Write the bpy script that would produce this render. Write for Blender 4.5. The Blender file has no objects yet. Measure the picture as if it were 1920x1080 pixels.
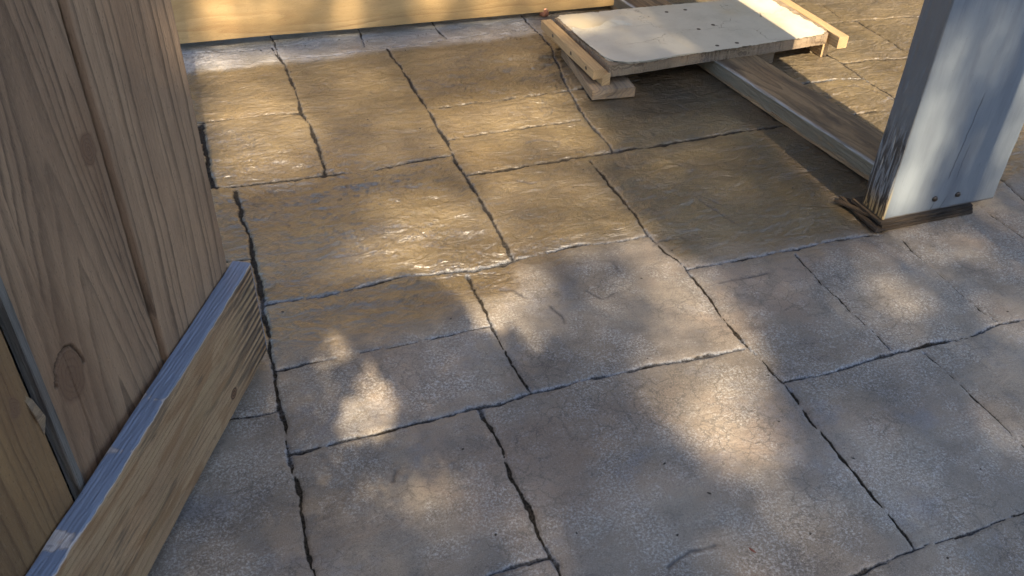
import bpy, bmesh, math, random
import numpy as np
from mathutils import Matrix, Vector
CAM_ROWS=[[0.943755, -0.329898, 0.02223], [0.1848, 0.582027, 0.791892], [0.274182, 0.743244, -0.610256]]
LENS=31.4543
JOINTS=[[[[0.024, 1.955], [0.113, 1.956], [0.241, 1.952], [0.378, 1.967], [0.591, 1.957], [0.724, 1.969], [0.871, 1.965], [1.149, 1.951]], 0.01, 0.8], [[[1.184, 1.764], [1.336, 1.757], [1.514, 1.754], [1.666, 1.759], [1.829, 1.747]], 0.009, 0.9], [[[0.013, 1.412], [0.125, 1.412], [0.271, 1.412], [0.453, 1.421], [0.588, 1.427], [0.727, 1.427], [0.898, 1.426], [1.158, 1.416]], 0.012, 1], [[[1.182, 1.27], [1.321, 1.269], [1.52, 1.278], [1.715, 1.27], [1.86, 1.285], [1.948, 1.282]], 0.012, 1], [[[-0.255, 1.563], [-0.092, 1.562], [-0.033, 1.555], [0.006, 1.555]], 0.007, 0.5], [[[0.009, 1.695], [0.151, 1.693], [0.313, 1.692], [0.452, 1.69], [0.56, 1.691]], 0.007, 0.6], [[[-0.17, 2.606], [-0.057, 2.605], [0.025, 2.604], [0.175, 2.592], [0.297, 2.601], [0.451, 2.579], [0.599, 2.589], [0.718, 2.583]], 0.009, 0.1], [[[-0.147, 3.079], [-0.075, 3.074], [0.054, 3.07], [0.166, 3.067], [0.287, 3.044]], 0.007, 0.1], [[[0.733, 2.445], [0.966, 2.447], [1.164, 2.455], [1.463, 2.442], [1.68, 2.451], [1.82, 2.446], [2.01, 2.445], [2.339, 2.445]], 0.012, 0.0], [[[0.743, 2.952], [0.898, 2.952], [1.15, 2.943], [1.351, 2.947], [1.604, 2.948]], 0.009, 0.1], [[[0.732, 2.697], [0.981, 2.704], [1.246, 2.698]], 0.007, 0.1], [[[-0.179, 3.702], [0.071, 3.685], [0.259, 3.682]], 0.005, 0.2], [[[0.287, 3.549], [0.492, 3.529], [0.732, 3.545], [0.983, 3.562], [1.196, 3.568], [1.386, 3.577]], 0.005, 0.1], [[[0.313, 0.983], [0.378, 0.981], [0.456, 0.981]], 0.01, 0.8], [[[0.886, 0.756], [0.996, 0.756], [1.062, 0.76], [1.166, 0.769], [1.238, 0.769], [1.316, 0.764], [1.455, 0.771]], 0.008, 0.5], [[[-0.091, 2.18], [-0.018, 2.176], [0.017, 2.173]], 0.008, 0], [[[0.006, 2.575], [0.01, 2.428], [0.018, 2.305], [0.019, 2.138], [0.018, 1.986], [0.015, 1.848], [0.012, 1.722], [0.01, 1.587], [0.009, 1.463], [0.012, 1.38], [0.012, 1.288], [0.01, 1.175], [0.009, 1.072]], 0.012, 0.0], [[[-0.073, 3.052], [-0.063, 2.867], [-0.057, 2.605]], 0.018, 0], [[[0.259, 3.682], [0.283, 3.506], [0.291, 3.337], [0.291, 3.074], [0.301, 2.836], [0.297, 2.601]], 0.01, 0.15], [[[0.717, 3.538], [0.728, 3.259], [0.736, 2.963], [0.734, 2.705], [0.724, 2.57], [0.729, 2.404], [0.728, 2.285], [0.728, 2.127], [0.726, 1.974]], 0.01, 0.2], [[[0.273, 3.859], [0.273, 3.755], [0.283, 3.506]], 0.005, 0.3], [[[0.644, 3.848], [0.645, 3.739], [0.637, 3.59]], 0.006, 0.5], [[[0.978, 3.825], [0.975, 3.695], [0.986, 3.573]], 0.008, 0.6], [[[1.387, 3.757], [1.39, 3.589], [1.383, 3.374], [1.314, 3.034], [1.271, 2.757], [1.262, 2.452]], 0.008, 0.5], [[[1.158, 2.418], [1.157, 2.22], [1.161, 2.07], [1.151, 1.956], [1.162, 1.854], [1.179, 1.771], [1.168, 1.584], [1.169, 1.434], [1.176, 1.357], [1.181, 1.268], [1.171, 1.119], [1.17, 0.976], [1.167, 0.863], [1.168, 0.772]], 0.009, 0.0], [[[0.574, 1.941], [0.576, 1.808], [0.568, 1.693], [0.574, 1.582], [0.577, 1.489], [0.588, 1.427]], 0.01, 0], [[[0.449, 1.411], [0.456, 1.352], [0.455, 1.292], [0.453, 1.196], [0.46, 1.082], [0.459, 0.987], [0.461, 0.922]], 0.011, 0], [[[1.518, 1.733], [1.509, 1.587], [1.515, 1.449], [1.513, 1.291]], 0.006, 0.1], [[[1.873, 1.703], [1.861, 1.569], [1.852, 1.427], [1.862, 1.286]], 0.006, 0.1], [[[1.592, 1.255], [1.595, 1.15], [1.597, 1.043], [1.594, 0.915]], 0.006, 0.1], [[[2.603, 3.446], [2.689, 3.256], [2.835, 3.255], [3.051, 3.227], [3.244, 3.2], [3.536, 3.181]], 0.007, 0.1], [[[2.813, 3.495], [2.812, 3.387], [2.799, 3.286]], 0.006, 0.1], [[[2.853, 3.236], [2.84, 3.05], [2.836, 2.838]], 0.008, 0.1], [[[2.485, 2.964], [2.493, 2.859], [2.633, 2.857], [2.829, 2.829], [3.056, 2.81]], 0.012, 0], [[[2.513, 3.201], [2.485, 2.964], [2.492, 2.825], [2.483, 2.672], [2.491, 2.48]], 0.01, 0.1], [[[2.133, 2.74], [2.2, 2.73], [2.347, 2.734], [2.487, 2.708]], 0.01, 0.6], [[[2.237, 1.777], [2.237, 1.703], [2.243, 1.578]], 0.006, 0.1], [[[2.424, 1.918], [2.419, 1.84], [2.407, 1.748]], 0.006, 0.1]]
CLEFTS=[[[1.384, 2.139], [1.406, 2.108], [1.44, 2.048], [1.473, 1.973]], [[1.39, 2.113], [1.408, 2.009], [1.433, 1.922], [1.449, 1.887]], [[1.13, 2.831], [1.154, 2.838], [1.184, 2.815], [1.149, 2.771], [1.126, 2.792], [1.13, 2.831]], [[0.989, 2.587], [1.044, 2.602], [1.107, 2.559], [1.088, 2.536]], [[0.895, 1.882], [0.952, 1.878], [0.993, 1.857], [0.986, 1.806]], [[0.646, 1.836], [0.677, 1.813], [0.693, 1.771]], [[0.742, 1.719], [0.757, 1.679], [0.758, 1.644]], [[0.21, 1.26], [0.224, 1.294], [0.254, 1.293]], [[1.236, 1.674], [1.321, 1.673], [1.407, 1.672], [1.455, 1.678]], [[0.227, 2.112], [0.287, 2.107], [0.35, 2.115]], [[0.368, 2.195], [0.465, 2.195], [0.514, 2.135]], [[0.329, 2.493], [0.462, 2.469], [0.572, 2.417]], [[0.822, 2.41], [0.922, 2.327], [0.984, 2.343]], [[1.42, 2.319], [1.464, 2.25], [1.43, 2.224]], [[0.673, 0.887], [0.724, 0.905], [0.785, 0.905]], [[1.139, 1.895], [1.174, 1.913], [1.273, 1.897]], [[0.251, 2.534], [0.289, 2.505], [0.35, 2.469]], [[2.303, 2.664], [2.401, 2.661], [2.458, 2.568], [2.472, 2.491]], [[2.483, 2.977], [2.527, 2.981]], [[0.865, 1.753], [0.893, 1.708], [0.933, 1.725]], [[0.796, 3.187], [0.862, 3.117], [0.996, 3.128]], [[1.578, 2.711], [1.647, 2.714], [1.664, 2.662]]]
FAR=[[[[0.89, 0.963], [1.003, 0.955], [1.113, 0.914], [1.078, 0.817], [1.028, 0.733], [0.966, 0.725], [0.915, 0.793], [0.877, 0.886]], 0.8, 0.01], [[[1.114, 1.293], [1.162, 1.153], [1.162, 0.961], [1.021, 0.977], [1.018, 1.052], [1.081, 1.103], [1.051, 1.23]], 0.55, 0.05], [[[0.911, 1.297], [1.114, 1.293], [1.113, 1.199], [1.004, 1.187], [0.832, 1.25]], 0.1575, 0.02], [[[0.063, 1.088], [0.221, 1.286], [0.374, 1.392], [0.455, 1.532], [0.603, 1.522], [0.729, 1.393], [0.728, 1.28], [0.629, 1.135], [0.497, 1.104], [0.318, 1.072], [0.248, 0.882], [0.071, 0.921]], 0.6, 0.06], [[[0.06, 0.714], [0.151, 0.802], [0.334, 0.801], [0.446, 0.699], [0.392, 0.641]], 0.045000000000000005, 0.03], [[[0.807, 0.548], [0.931, 0.63], [1.055, 0.622], [1.061, 0.554], [0.986, 0.508]], 0.09000000000000001, 0.03], [[[0.601, 1.111], [0.782, 1.166], [0.952, 1.114], [0.913, 1.015], [0.693, 0.992]], 0.07200000000000001, 0.03], [[[1.622, 0.987], [1.693, 0.972], [1.645, 0.918], [1.576, 0.933]], 0.135, 0.03], [[[1.525, 1.112], [1.781, 1.143], [1.828, 1.085], [1.754, 0.993], [1.693, 1.132]], 0.0675, 0.03], [[[1.867, 1.135], [2.123, 1.163], [2.03, 1.062], [1.864, 1.022]], 0.1125, 0.03], [[[1.907, 0.927], [2.082, 0.958], [1.936, 0.856]], 0.09000000000000001, 0.03], [[[1.685, 0.764], [1.837, 0.787], [1.514, 0.562], [1.515, 0.605]], 0.135, 0.03], [[[0.007, 2.375], [0.269, 2.379], [0.297, 2.04], [0.287, 1.771], [-0.004, 1.771], [-0.021, 2.046]], 0.7, 0.03], [[[0.351, 2.362], [0.694, 2.333], [0.736, 1.983], [0.704, 1.762], [0.361, 1.781]], 0.1575, 0.03], [[[0.773, 1.975], [1.265, 1.94], [1.247, 1.678], [0.793, 1.668], [0.732, 1.783]], 0.68, 0.03], [[[0.772, 1.623], [1.118, 1.601], [1.107, 1.334], [0.771, 1.345]], 0.45, 0.03], [[[1.252, 1.624], [1.718, 1.61], [1.703, 1.432], [1.33, 1.461]], 0.135, 0.03], [[[1.412, 2.441], [1.016, 2.389], [0.93, 2.141], [1.336, 2.096]], 0.09000000000000001, 0.03], [[[2.272, 2.323], [2.28, 2.027], [2.441, 2.035], [2.558, 2.364], [2.367, 2.4]], 1.0, 0.02], [[[1.41, 2.363], [1.608, 2.33], [1.609, 2.259], [1.492, 2.226], [1.384, 2.239]], 1.0, -0.03], [[[1.67, 2.348], [1.802, 2.323], [1.809, 2.018], [1.729, 2.033], [1.718, 2.174]], 0.09000000000000001, -0.01], [[[2.25, 1.9], [2.25, 2.6], [4.5, 2.6], [4.5, 1.45], [3.0, 1.35], [2.6, 1.5]], 0.8, 0.0], [[[2.252, 1.88], [2.516, 1.792], [2.513, 1.658], [2.199, 1.512], [2.204, 1.688]], 0.9, 0.0], [[[1.818, 1.183], [1.833, 1.359], [1.828, 1.484], [1.854, 1.641], [1.89, 1.638], [1.944, 1.472], [1.955, 1.304], [1.965, 1.205]], 0.46, 0.0], [[[2.259, 1.193], [2.227, 1.194], [2.195, 1.495], [2.228, 1.564], [2.315, 1.433]], 0.55, 0.0], [[[1.845, 1.186], [1.832, 1.279], [1.893, 1.352], [1.977, 1.26], [1.926, 1.203]], 0.75, 0.0], [[[1.872, 1.468], [1.891, 1.502], [1.989, 1.492], [2.005, 1.429], [1.966, 1.395]], 0.5, 0.0], [[[1.89, 1.638], [1.963, 1.665], [2.087, 1.666], [2.123, 1.55], [2.014, 1.513]], 0.1575, 0.0], [[[-0.014, 2.532], [0.03, 2.706], [0.411, 2.68], [0.342, 2.528]], 0.52, 0.0], [[[0.565, 2.519], [0.584, 2.669], [0.694, 2.662], [0.679, 2.518]], 0.5, 0.0], [[[0.891, 2.51], [0.922, 2.646], [1.063, 2.637], [1.012, 2.513]], 0.5, 0.0], [[[1.134, 2.509], [1.135, 2.632], [1.852, 2.584], [1.864, 2.5]], 0.48, 0.0], [[[0.0, 2.82], [0.0, 4.2], [5.5, 4.2], [5.5, 2.7], [1.9, 2.8]], 0.8, 0.0]]
NEAR=[[[0.455, 1.532], [0.643, 1.536], [0.821, 1.374], [0.911, 1.297], [0.749, 1.11], [0.638, 1.045], [0.629, 1.135], [0.575, 1.117], [0.539, 1.147], [0.542, 1.201], [0.499, 1.276], [0.434, 1.343], [0.382, 1.372]], [[0.176, 1.199], [0.202, 1.132], [0.117, 1.127]], [[0.235, 1.1], [0.262, 1.007], [0.233, 0.941], [0.127, 0.951], [0.125, 0.976]]]

# ------------------------------------------------------------------ camera, sky, sun, exposure
scene = bpy.context.scene
COL = scene.collection
SUN_EL = 42.0
SUN_COL = (1.0, 0.83, 0.59)
SUN_STR = 5.0
SKY_STR = 0.13
EXPOSURE = 1.75
cam = bpy.data.cameras.new("camera"); camo = bpy.data.objects.new("camera", cam); COL.objects.link(camo)
_r, _u, _f = [Vector(v) for v in CAM_ROWS]
m = Matrix.Identity(4)
for k in range(3):
    m[k][0] = _r[k]; m[k][1] = _u[k]; m[k][2] = -_f[k]
m[2][3] = 1.5
camo.matrix_world = m
cam.lens = LENS; cam.sensor_width = 36; cam.clip_start = 0.05; cam.clip_end = 500
scene.camera = camo
w = bpy.data.worlds.new("World"); scene.world = w; w.use_nodes = True
wn = w.node_tree; wn.nodes.clear()
sky = wn.nodes.new('ShaderNodeTexSky'); sky.sky_type = 'NISHITA'; sky.sun_disc = False
sky.sun_elevation = math.radians(SUN_EL); sky.sun_rotation = math.radians(180)
bg = wn.nodes.new('ShaderNodeBackground'); bg.inputs[1].default_value = SKY_STR
wo = wn.nodes.new('ShaderNodeOutputWorld')
wn.links.new(sky.outputs[0], bg.inputs[0]); wn.links.new(bg.outputs[0], wo.inputs[0])
sl = bpy.data.lights.new("sun", 'SUN'); so = bpy.data.objects.new("sun", sl); COL.objects.link(so)
sl.energy = SUN_STR; sl.angle = math.radians(0.53); sl.color = SUN_COL
SE, CE = math.sin(math.radians(SUN_EL)), math.cos(math.radians(SUN_EL))
so.rotation_euler = Vector((0, CE, -SE)).to_track_quat('-Z', 'Y').to_euler()
scene.view_settings.view_transform = 'Standard'; scene.view_settings.look = 'None'
scene.view_settings.exposure = EXPOSURE; scene.view_settings.gamma = 1

# ------------------------------------------------------------------ helpers
rng = np.random.default_rng(5)
random.seed(5)
_perm = rng.permutation(65536)
_ang = rng.random(65536) * 2 * np.pi
_gx, _gy = np.cos(_ang), np.sin(_ang)
def perlin(x, y, seed=0):
    xi = np.floor(x).astype(np.int64); yi = np.floor(y).astype(np.int64)
    fx, fy = x - xi, y - yi
    def gr(ix, iy, dx, dy):
        h = _perm[(_perm[(ix + seed * 977) & 65535] + iy * 31 + seed) & 65535]
        return _gx[h] * dx + _gy[h] * dy
    u = fx * fx * fx * (fx * (fx * 6 - 15) + 10); v = fy * fy * fy * (fy * (fy * 6 - 15) + 10)
    a = gr(xi, yi, fx, fy); b = gr(xi + 1, yi, fx - 1, fy)
    c = gr(xi, yi + 1, fx, fy - 1); d = gr(xi + 1, yi + 1, fx - 1, fy - 1)
    return (a + (b - a) * u) * (1 - v) + (c + (d - c) * u) * v
def fbm(x, y, seed=0, octv=4, gain=.5):
    s = 0; a = 1
    for k in range(octv):
        s = s + a * perlin(x * 2**k, y * 2**k, seed + k); a *= gain
    return s
def sstep(a, b, x):
    t = np.clip((x - a) / (b - a), 0, 1); return t * t * (3 - 2 * t)

def tag(o, label=None, cat=None, group=None, kind=None):
    if label: o['label'] = label
    if cat: o['category'] = cat
    if group: o['group'] = group
    if kind: o['kind'] = kind
    return o
def empty(name, loc, label, cat, group=None):
    o = bpy.data.objects.new(name, None); COL.objects.link(o); o.location = loc
    o.empty_display_size = .05
    return tag(o, label, cat, group)
def link_mesh(name, me, mat, parent=None, mw=None):
    o = bpy.data.objects.new(name, me); COL.objects.link(o)
    if mat:
        for mm in (mat if isinstance(mat, (list, tuple)) else [mat]): me.materials.append(mm)
    if mw is None: mw = Matrix.Identity(4)
    if parent is not None:
        o.parent = parent
        o.matrix_parent_inverse = Matrix.Identity(4)
        o.matrix_local = parent_world(parent).inverted() @ mw
    else: o.matrix_world = mw
    o['_w'] = 0
    WORLD[o.name] = mw.copy()
    del o['_w']
    return o
WORLD = {}
def parent_world(p):
    if p.name in WORLD: return WORLD[p.name]
    return Matrix.Translation(p.location)
def frame(origin, xd, yd=None, zd=None):
    xd = Vector(xd).normalized()
    if zd is not None:
        zd = Vector(zd); zd = (zd - xd * zd.dot(xd)).normalized(); yd = zd.cross(xd)
    else:
        yd = Vector(yd); yd = (yd - xd * yd.dot(xd)).normalized(); zd = xd.cross(yd)
    mm = Matrix.Identity(4)
    for k in range(3):
        mm[k][0] = xd[k]; mm[k][1] = yd[k]; mm[k][2] = zd[k]; mm[k][3] = origin[k]
    return mm
def loft(L, W, T, r=.003, n=24, jit=.0006, warp=0.0, ragged=0.0, seed=0, sub=6):
    """rounded-rect section swept along x: x 0..L, y +-W/2, z +-T/2"""
    R = np.random.default_rng(seed + 11)
    prof = []
    def side(a, b, k):
        for i in range(k): prof.append((a[0] + (b[0] - a[0]) * i / k, a[1] + (b[1] - a[1]) * i / k))
    h, t = W / 2, T / 2
    cs = [(h, -t, -90), (h, t, 0), (-h, t, 90), (-h, -t, 180)]
    corners = []
    for (cx, cy, a0) in cs:
        ox, oy = cx - math.copysign(r, cx), cy - math.copysign(r, cy)
        corners.append([(ox + r * math.cos(math.radians(a0 + a)), oy + r * math.sin(math.radians(a0 + a))) for a in (0, 45, 90)])
    for i in range(4):
        prof += corners[i][:2]
        side(corners[i][2], corners[(i + 1) % 4][0], sub)
    P = np.array(prof); k = len(P)
    xs = np.linspace(0, L, n + 1)
    V = []
    for i, x in enumerate(xs):
        off = np.array([perlin(np.array([x * 2.1]), np.array([seed + .3]))[0], perlin(np.array([x * 2.1]), np.array([seed + 7.3]))[0]]) * warp
        nz = perlin(np.full(k, x * 14.0) + seed, np.arange(k) * .9 + seed * 3.1) * jit * 2 + perlin(np.full(k, x * 60.0) + seed, np.arange(k) * 1.7) * jit
        ln = np.maximum(np.hypot(P[:, 0], P[:, 1]), 1e-6)
        Q = P + P / ln[:, None] * nz[:, None] + off
        xx = np.full(k, x)
        if ragged and i in (0, n):
            xx = xx + perlin(P[:, 0] * 60, P[:, 1] * 60 + i) * ragged * 2
        V.append(np.column_stack([xx, Q]))
    V = np.concatenate(V)
    F = []
    for i in range(n):
        for j in range(k):
            F.append((i * k + j, i * k + (j + 1) % k, (i + 1) * k + (j + 1) % k, (i + 1) * k + j))
    F.append(tuple(range(k - 1, -1, -1))); F.append(tuple(n * k + j for j in range(k)))
    me = bpy.data.meshes.new("slab"); me.from_pydata(V.tolist(), [], F); me.update()
    return me
def slab(name, mat, mw, L, W, T, parent=None, **k):
    return link_mesh(name, loft(L, W, T, **k), mat, parent, mw)
def grid_mesh(V, nx, ny):
    """V (ny*nx,3)"""
    me = bpy.data.meshes.new("grid")
    me.vertices.add(nx * ny); me.vertices.foreach_set("co", V.astype(np.float32).ravel())
    i, j = np.meshgrid(np.arange(nx - 1), np.arange(ny - 1))
    a = (j * nx + i).ravel()
    q = np.column_stack([a, a + 1, a + nx + 1, a + nx]).astype(np.int32)
    nf = len(q)
    me.loops.add(nf * 4); me.loops.foreach_set("vertex_index", q.ravel())
    me.polygons.add(nf); me.polygons.foreach_set("loop_start", np.arange(0, nf * 4, 4, dtype=np.int32))
    me.polygons.foreach_set("loop_total", np.full(nf, 4, dtype=np.int32))
    me.update(calc_edges=True); me.validate()
    return me
def attr(me, name, arr):
    a = me.attributes.new(name, 'FLOAT', 'POINT'); a.data.foreach_set("value", arr.astype(np.float32).ravel())
def prism(name, pts, z0, z1, mat, parent=None, curl=None, jit=0.0):
    """outline (world xy) extruded z0..z1; curl(x,y)->dz"""
    me = bpy.data.meshes.new("prism"); bm = bmesh.new()
    P = []
    for i in range(len(pts)):
        a, b = Vector(pts[i]), Vector(pts[(i + 1) % len(pts)])
        n = max(1, int((b - a).length / .006))
        for j in range(n):
            p = a.lerp(b, j / n); P.append(p + Vector((random.gauss(0, jit), random.gauss(0, jit))))
    dz = [(curl(p.x, p.y) if curl else 0) for p in P]
    vs = [bm.verts.new((p.x, p.y, z1 + d)) for p, d in zip(P, dz)]
    top = bm.faces.new(vs)
    r = bmesh.ops.triangulate(bm, faces=[top]); faces = r['faces']
    if curl:
        for _ in range(3):
            bmesh.ops.subdivide_edges(bm, edges=[e for e in bm.edges if not e.is_boundary and e.calc_length() > .05], cuts=1)
            bmesh.ops.triangulate(bm, faces=bm.faces[:])
        for v in bm.verts: v.co.z = z1 + curl(v.co.x, v.co.y)
    bmesh.ops.recalc_face_normals(bm, faces=bm.faces)
    if sum(f.normal.z for f in bm.faces) < 0: bmesh.ops.reverse_faces(bm, faces=bm.faces)
    top = bm.faces[:]
    ext = bmesh.ops.extrude_face_region(bm, geom=top)
    newv = [g for g in ext['geom'] if isinstance(g, bmesh.types.BMVert)]
    for f in top: f.normal_flip()
    # extruded copy becomes the top, originals drop to the underside
    th = z1 - z0
    ns = set(newv)
    for v in bm.verts:
        if v not in ns: v.co.z -= th
    bmesh.ops.recalc_face_normals(bm, faces=bm.faces)
    bm.to_mesh(me); bm.free()
    return link_mesh(name, me, mat, parent)
def lathe(name, prof, mat, mw, parent=None, n=20):
    me = bpy.data.meshes.new("lathe"); V = []; F = []
    for r, z in prof:
        for k in range(n): V.append((r * math.cos(2 * math.pi * k / n), r * math.sin(2 * math.pi * k / n), z))
    for i in range(len(prof) - 1):
        for k in range(n): F.append((i * n + k, i * n + (k + 1) % n, (i + 1) * n + (k + 1) % n, (i + 1) * n + k))
    F.append(tuple(range(n - 1, -1, -1))); F.append(tuple((len(prof) - 1) * n + k for k in range(n)))
    me.from_pydata(V, [], F); me.update()
    for p in me.polygons: p.use_smooth = len(p.vertices) == 4
    return link_mesh(name, me, mat, parent, mw)

# ------------------------------------------------------------------ node helper
class N:
    def __init__(s, name):
        s.m = bpy.data.materials.new(name); s.m.use_nodes = True; s.t = s.m.node_tree; s.t.nodes.clear()
        s.out = s.t.nodes.new('ShaderNodeOutputMaterial'); s.b = s.t.nodes.new('ShaderNodeBsdfPrincipled')
        s.t.links.new(s.b.outputs[0], s.out.inputs[0])
    def l(s, a, b): s.t.links.new(a, b)
    def _in(s, sock, v):
        if v is None: return
        if isinstance(v, bpy.types.NodeSocket): s.l(v, sock)
        elif isinstance(v, (tuple, list)) and sock.type == 'RGBA' and len(v) == 3: sock.default_value = (*v, 1)
        elif sock.type == 'RGBA' and isinstance(v, (int, float)): sock.default_value = (v, v, v, 1)
        elif sock.type == 'VECTOR' and isinstance(v, (int, float)): sock.default_value = (v, v, v)
        else: sock.default_value = v
    def math(s, op, a, b=None, c=None, clamp=False):
        n = s.t.nodes.new('ShaderNodeMath'); n.operation = op; n.use_clamp = clamp
        s._in(n.inputs[0], a); s._in(n.inputs[1], b); s._in(n.inputs[2], c); return n.outputs[0]
    def vmath(s, op, a, b=None):
        n = s.t.nodes.new('ShaderNodeVectorMath'); n.operation = op
        s._in(n.inputs[0], a); s._in(n.inputs[1], b); return n.outputs[0] if op not in ('LENGTH', 'DOT_PRODUCT') else n.outputs[1]
    def coord(s, which='Object'): return s.t.nodes.new('ShaderNodeTexCoord').outputs[which]
    def sep(s, v):
        n = s.t.nodes.new('ShaderNodeSeparateXYZ'); s._in(n.inputs[0], v); return n.outputs
    def comb(s, x, y, z):
        n = s.t.nodes.new('ShaderNodeCombineXYZ'); s._in(n.inputs[0], x); s._in(n.inputs[1], y); s._in(n.inputs[2], z); return n.outputs[0]
    def noise(s, v, scale=1, detail=3, rough=.55, dist=0, col=False):
        n = s.t.nodes.new('ShaderNodeTexNoise'); s._in(n.inputs['Vector'], v)
        n.inputs['Scale'].default_value = scale; n.inputs['Detail'].default_value = detail
        n.inputs['Roughness'].default_value = rough; n.inputs['Distortion'].default_value = dist
        return n.outputs[1 if col else 0]
    def vor(s, v, scale, feat='F1', rnd=1):
        n = s.t.nodes.new('ShaderNodeTexVoronoi'); n.feature = feat; s._in(n.inputs['Vector'], v)
        n.inputs['Scale'].default_value = scale; n.inputs['Randomness'].default_value = rnd; return n.outputs[0]
    def scale(s, v, xyz):
        n = s.t.nodes.new('ShaderNodeMapping'); s._in(n.inputs[0], v); n.inputs['Scale'].default_value = xyz; return n.outputs[0]
    def mr(s, v, a, b, c=0, d=1, smooth=True):
        n = s.t.nodes.new('ShaderNodeMapRange'); n.interpolation_type = 'SMOOTHSTEP' if smooth else 'LINEAR'
        s._in(n.inputs[0], v)
        for i, x in enumerate((a, b, c, d)): s._in(n.inputs[i + 1], x)
        return n.outputs[0]
    def mix(s, f, a, b, mode='MIX'):
        n = s.t.nodes.new('ShaderNodeMix'); n.data_type = 'RGBA'; n.blend_type = mode
        s._in(n.inputs[0], f); s._in(n.inputs[6], a); s._in(n.inputs[7], b); return n.outputs[2]
    def ramp(s, f, stops):
        n = s.t.nodes.new('ShaderNodeValToRGB'); s._in(n.inputs[0], f)
        e = n.color_ramp.elements
        while len(e) < len(stops): e.new(.5)
        for el, (p, c) in zip(e, stops):
            el.position = p; el.color = (*c, 1) if not isinstance(c, float) else (c, c, c, 1)
        return n.outputs[0]
    def attr(s, name):
        n = s.t.nodes.new('ShaderNodeAttribute'); n.attribute_name = name; return n.outputs['Fac']
    def rand(s): return s.t.nodes.new('ShaderNodeObjectInfo').outputs['Random']
    def bump(s, h, dist=.002, strength=1, nrm=None):
        n = s.t.nodes.new('ShaderNodeBump'); s._in(n.inputs['Height'], h); n.inputs['Distance'].default_value = dist
        n.inputs['Strength'].default_value = strength
        if nrm: s.l(nrm, n.inputs['Normal'])
        s.last = n.outputs[0]
        return n.outputs[0]
    def set(s, **k):
        names = dict(color='Base Color', rough='Roughness', normal='Normal', spec='Specular IOR Level', metal='Metallic', coat='Coat Weight', coatr='Coat Roughness', coatn='Coat Normal')
        for a, v in k.items(): s._in(s.b.inputs[names[a]], v)
        return s.m

def wood(name, light, mid, dark, freq=70, pith=(.09, .12), amp=.05, stain=(.12, .08, .05), stain_amt=.35, rough=.75, fiber=.5,
         attrib=None, paint=None, bump_d=.0012, grey=0.0, knots=True, pre=None, saw=0.0):
    n = N(name)
    co = n.coord(); rv = n.math('MULTIPLY', n.rand(), 37.0)
    p = n.vmath('ADD', co, n.comb(rv, rv, rv))
    X, Y, Z = n.sep(co)
    if attrib: ring = n.math('MULTIPLY', n.attr(attrib), freq)
    else:
        d1 = n.noise(n.scale(p, (1.3, 7, 7)), 1, 2, col=True); d = n.sep(d1)
        yy = n.math('ADD', n.math('SUBTRACT', Y, pith[0]), n.math('MULTIPLY', n.math('SUBTRACT', d[0], .5), amp * 2))
        zz = n.math('ADD', n.math('SUBTRACT', Z, pith[1]), n.math('MULTIPLY', n.math('SUBTRACT', d[1], .5), amp * 2))
        r = n.math('SQRT', n.math('ADD', n.math('MULTIPLY', yy, yy), n.math('MULTIPLY', zz, zz)))
        ring = n.math('MULTIPLY', r, freq)
    wob = n.noise(n.scale(p, (6, 60, 60)), 1, 3)
    ring = n.math('ADD', ring, n.math('MULTIPLY', wob, .45))
    saww = n.math('FRACT', ring)
    line = n.ramp(saww, [(0, 0.0), (.55, .18), (.86, 1.0), (.93, .85), (1, 0.0)])
    perring = n.noise(n.comb(n.math('FLOOR', ring), rv, 0), 1.7, 1)
    line = n.math('MULTIPLY', line, n.mr(perring, .3, .65, .35, 1.0))
    fib = n.noise(n.scale(p, (10, 420, 420)), 1, 4, .65)
    fib2 = n.noise(n.scale(p, (45, 900, 900)), 1, 2, .6)
    big = n.noise(n.scale(p, (2.2, 9, 9)), 1, 4)
    col = n.mix(n.mr(big, .35, .65), light, mid)
    col = n.mix(n.math('MULTIPLY', line, .8), col, dark)
    col = n.mix(n.math('MULTIPLY', n.mr(fib, .45, .75), fiber), col, dark)
    col = n.mix(n.math('MULTIPLY', n.mr(fib2, .5, .72), fiber * .7), col, tuple(min(1, c * 1.5) for c in light))
    st = n.noise(n.scale(p, (3.1, 13, 13)), 1, 5, .65, .8)
    col = n.mix(n.math('MULTIPLY', n.mr(st, .52, .72), stain_amt), col, stain)
    if grey: col = n.mix(n.math('MULTIPLY', n.mr(n.noise(n.scale(p, (4, 20, 20)), 1, 4), .35, .7), grey), col, (.19, .18, .17))
    speck = n.vor(n.scale(p, (60, 190, 190)), 1)
    col = n.mix(n.math('MULTIPLY', n.math('LESS_THAN', speck, .13), .45), col, (.05, .035, .02))
    h = n.math('ADD', n.math('MULTIPLY', line, -.5), n.math('MULTIPLY', fib, .9))
    h = n.math('ADD', h, n.math('MULTIPLY', fib2, .5))
    if saw:
        sw = n.math('SINE', n.math('MULTIPLY', n.math('ADD', Y, n.math('MULTIPLY', wob, .004)), saw))
        h = n.math('ADD', h, n.math('MULTIPLY', sw, .8)); col = n.mix(n.mr(sw, .2, 1, 0, .3), col, dark)
    ctx = dict(n=n, X=X, Y=Y, Z=Z, p=p, col=col, h=h, rough=rough, line=line, fib=fib)
    if pre: pre(ctx)
    n.set(color=ctx['col'], rough=ctx['rough'], normal=n.bump(ctx['h'], bump_d), spec=.35)
    return n.m

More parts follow.
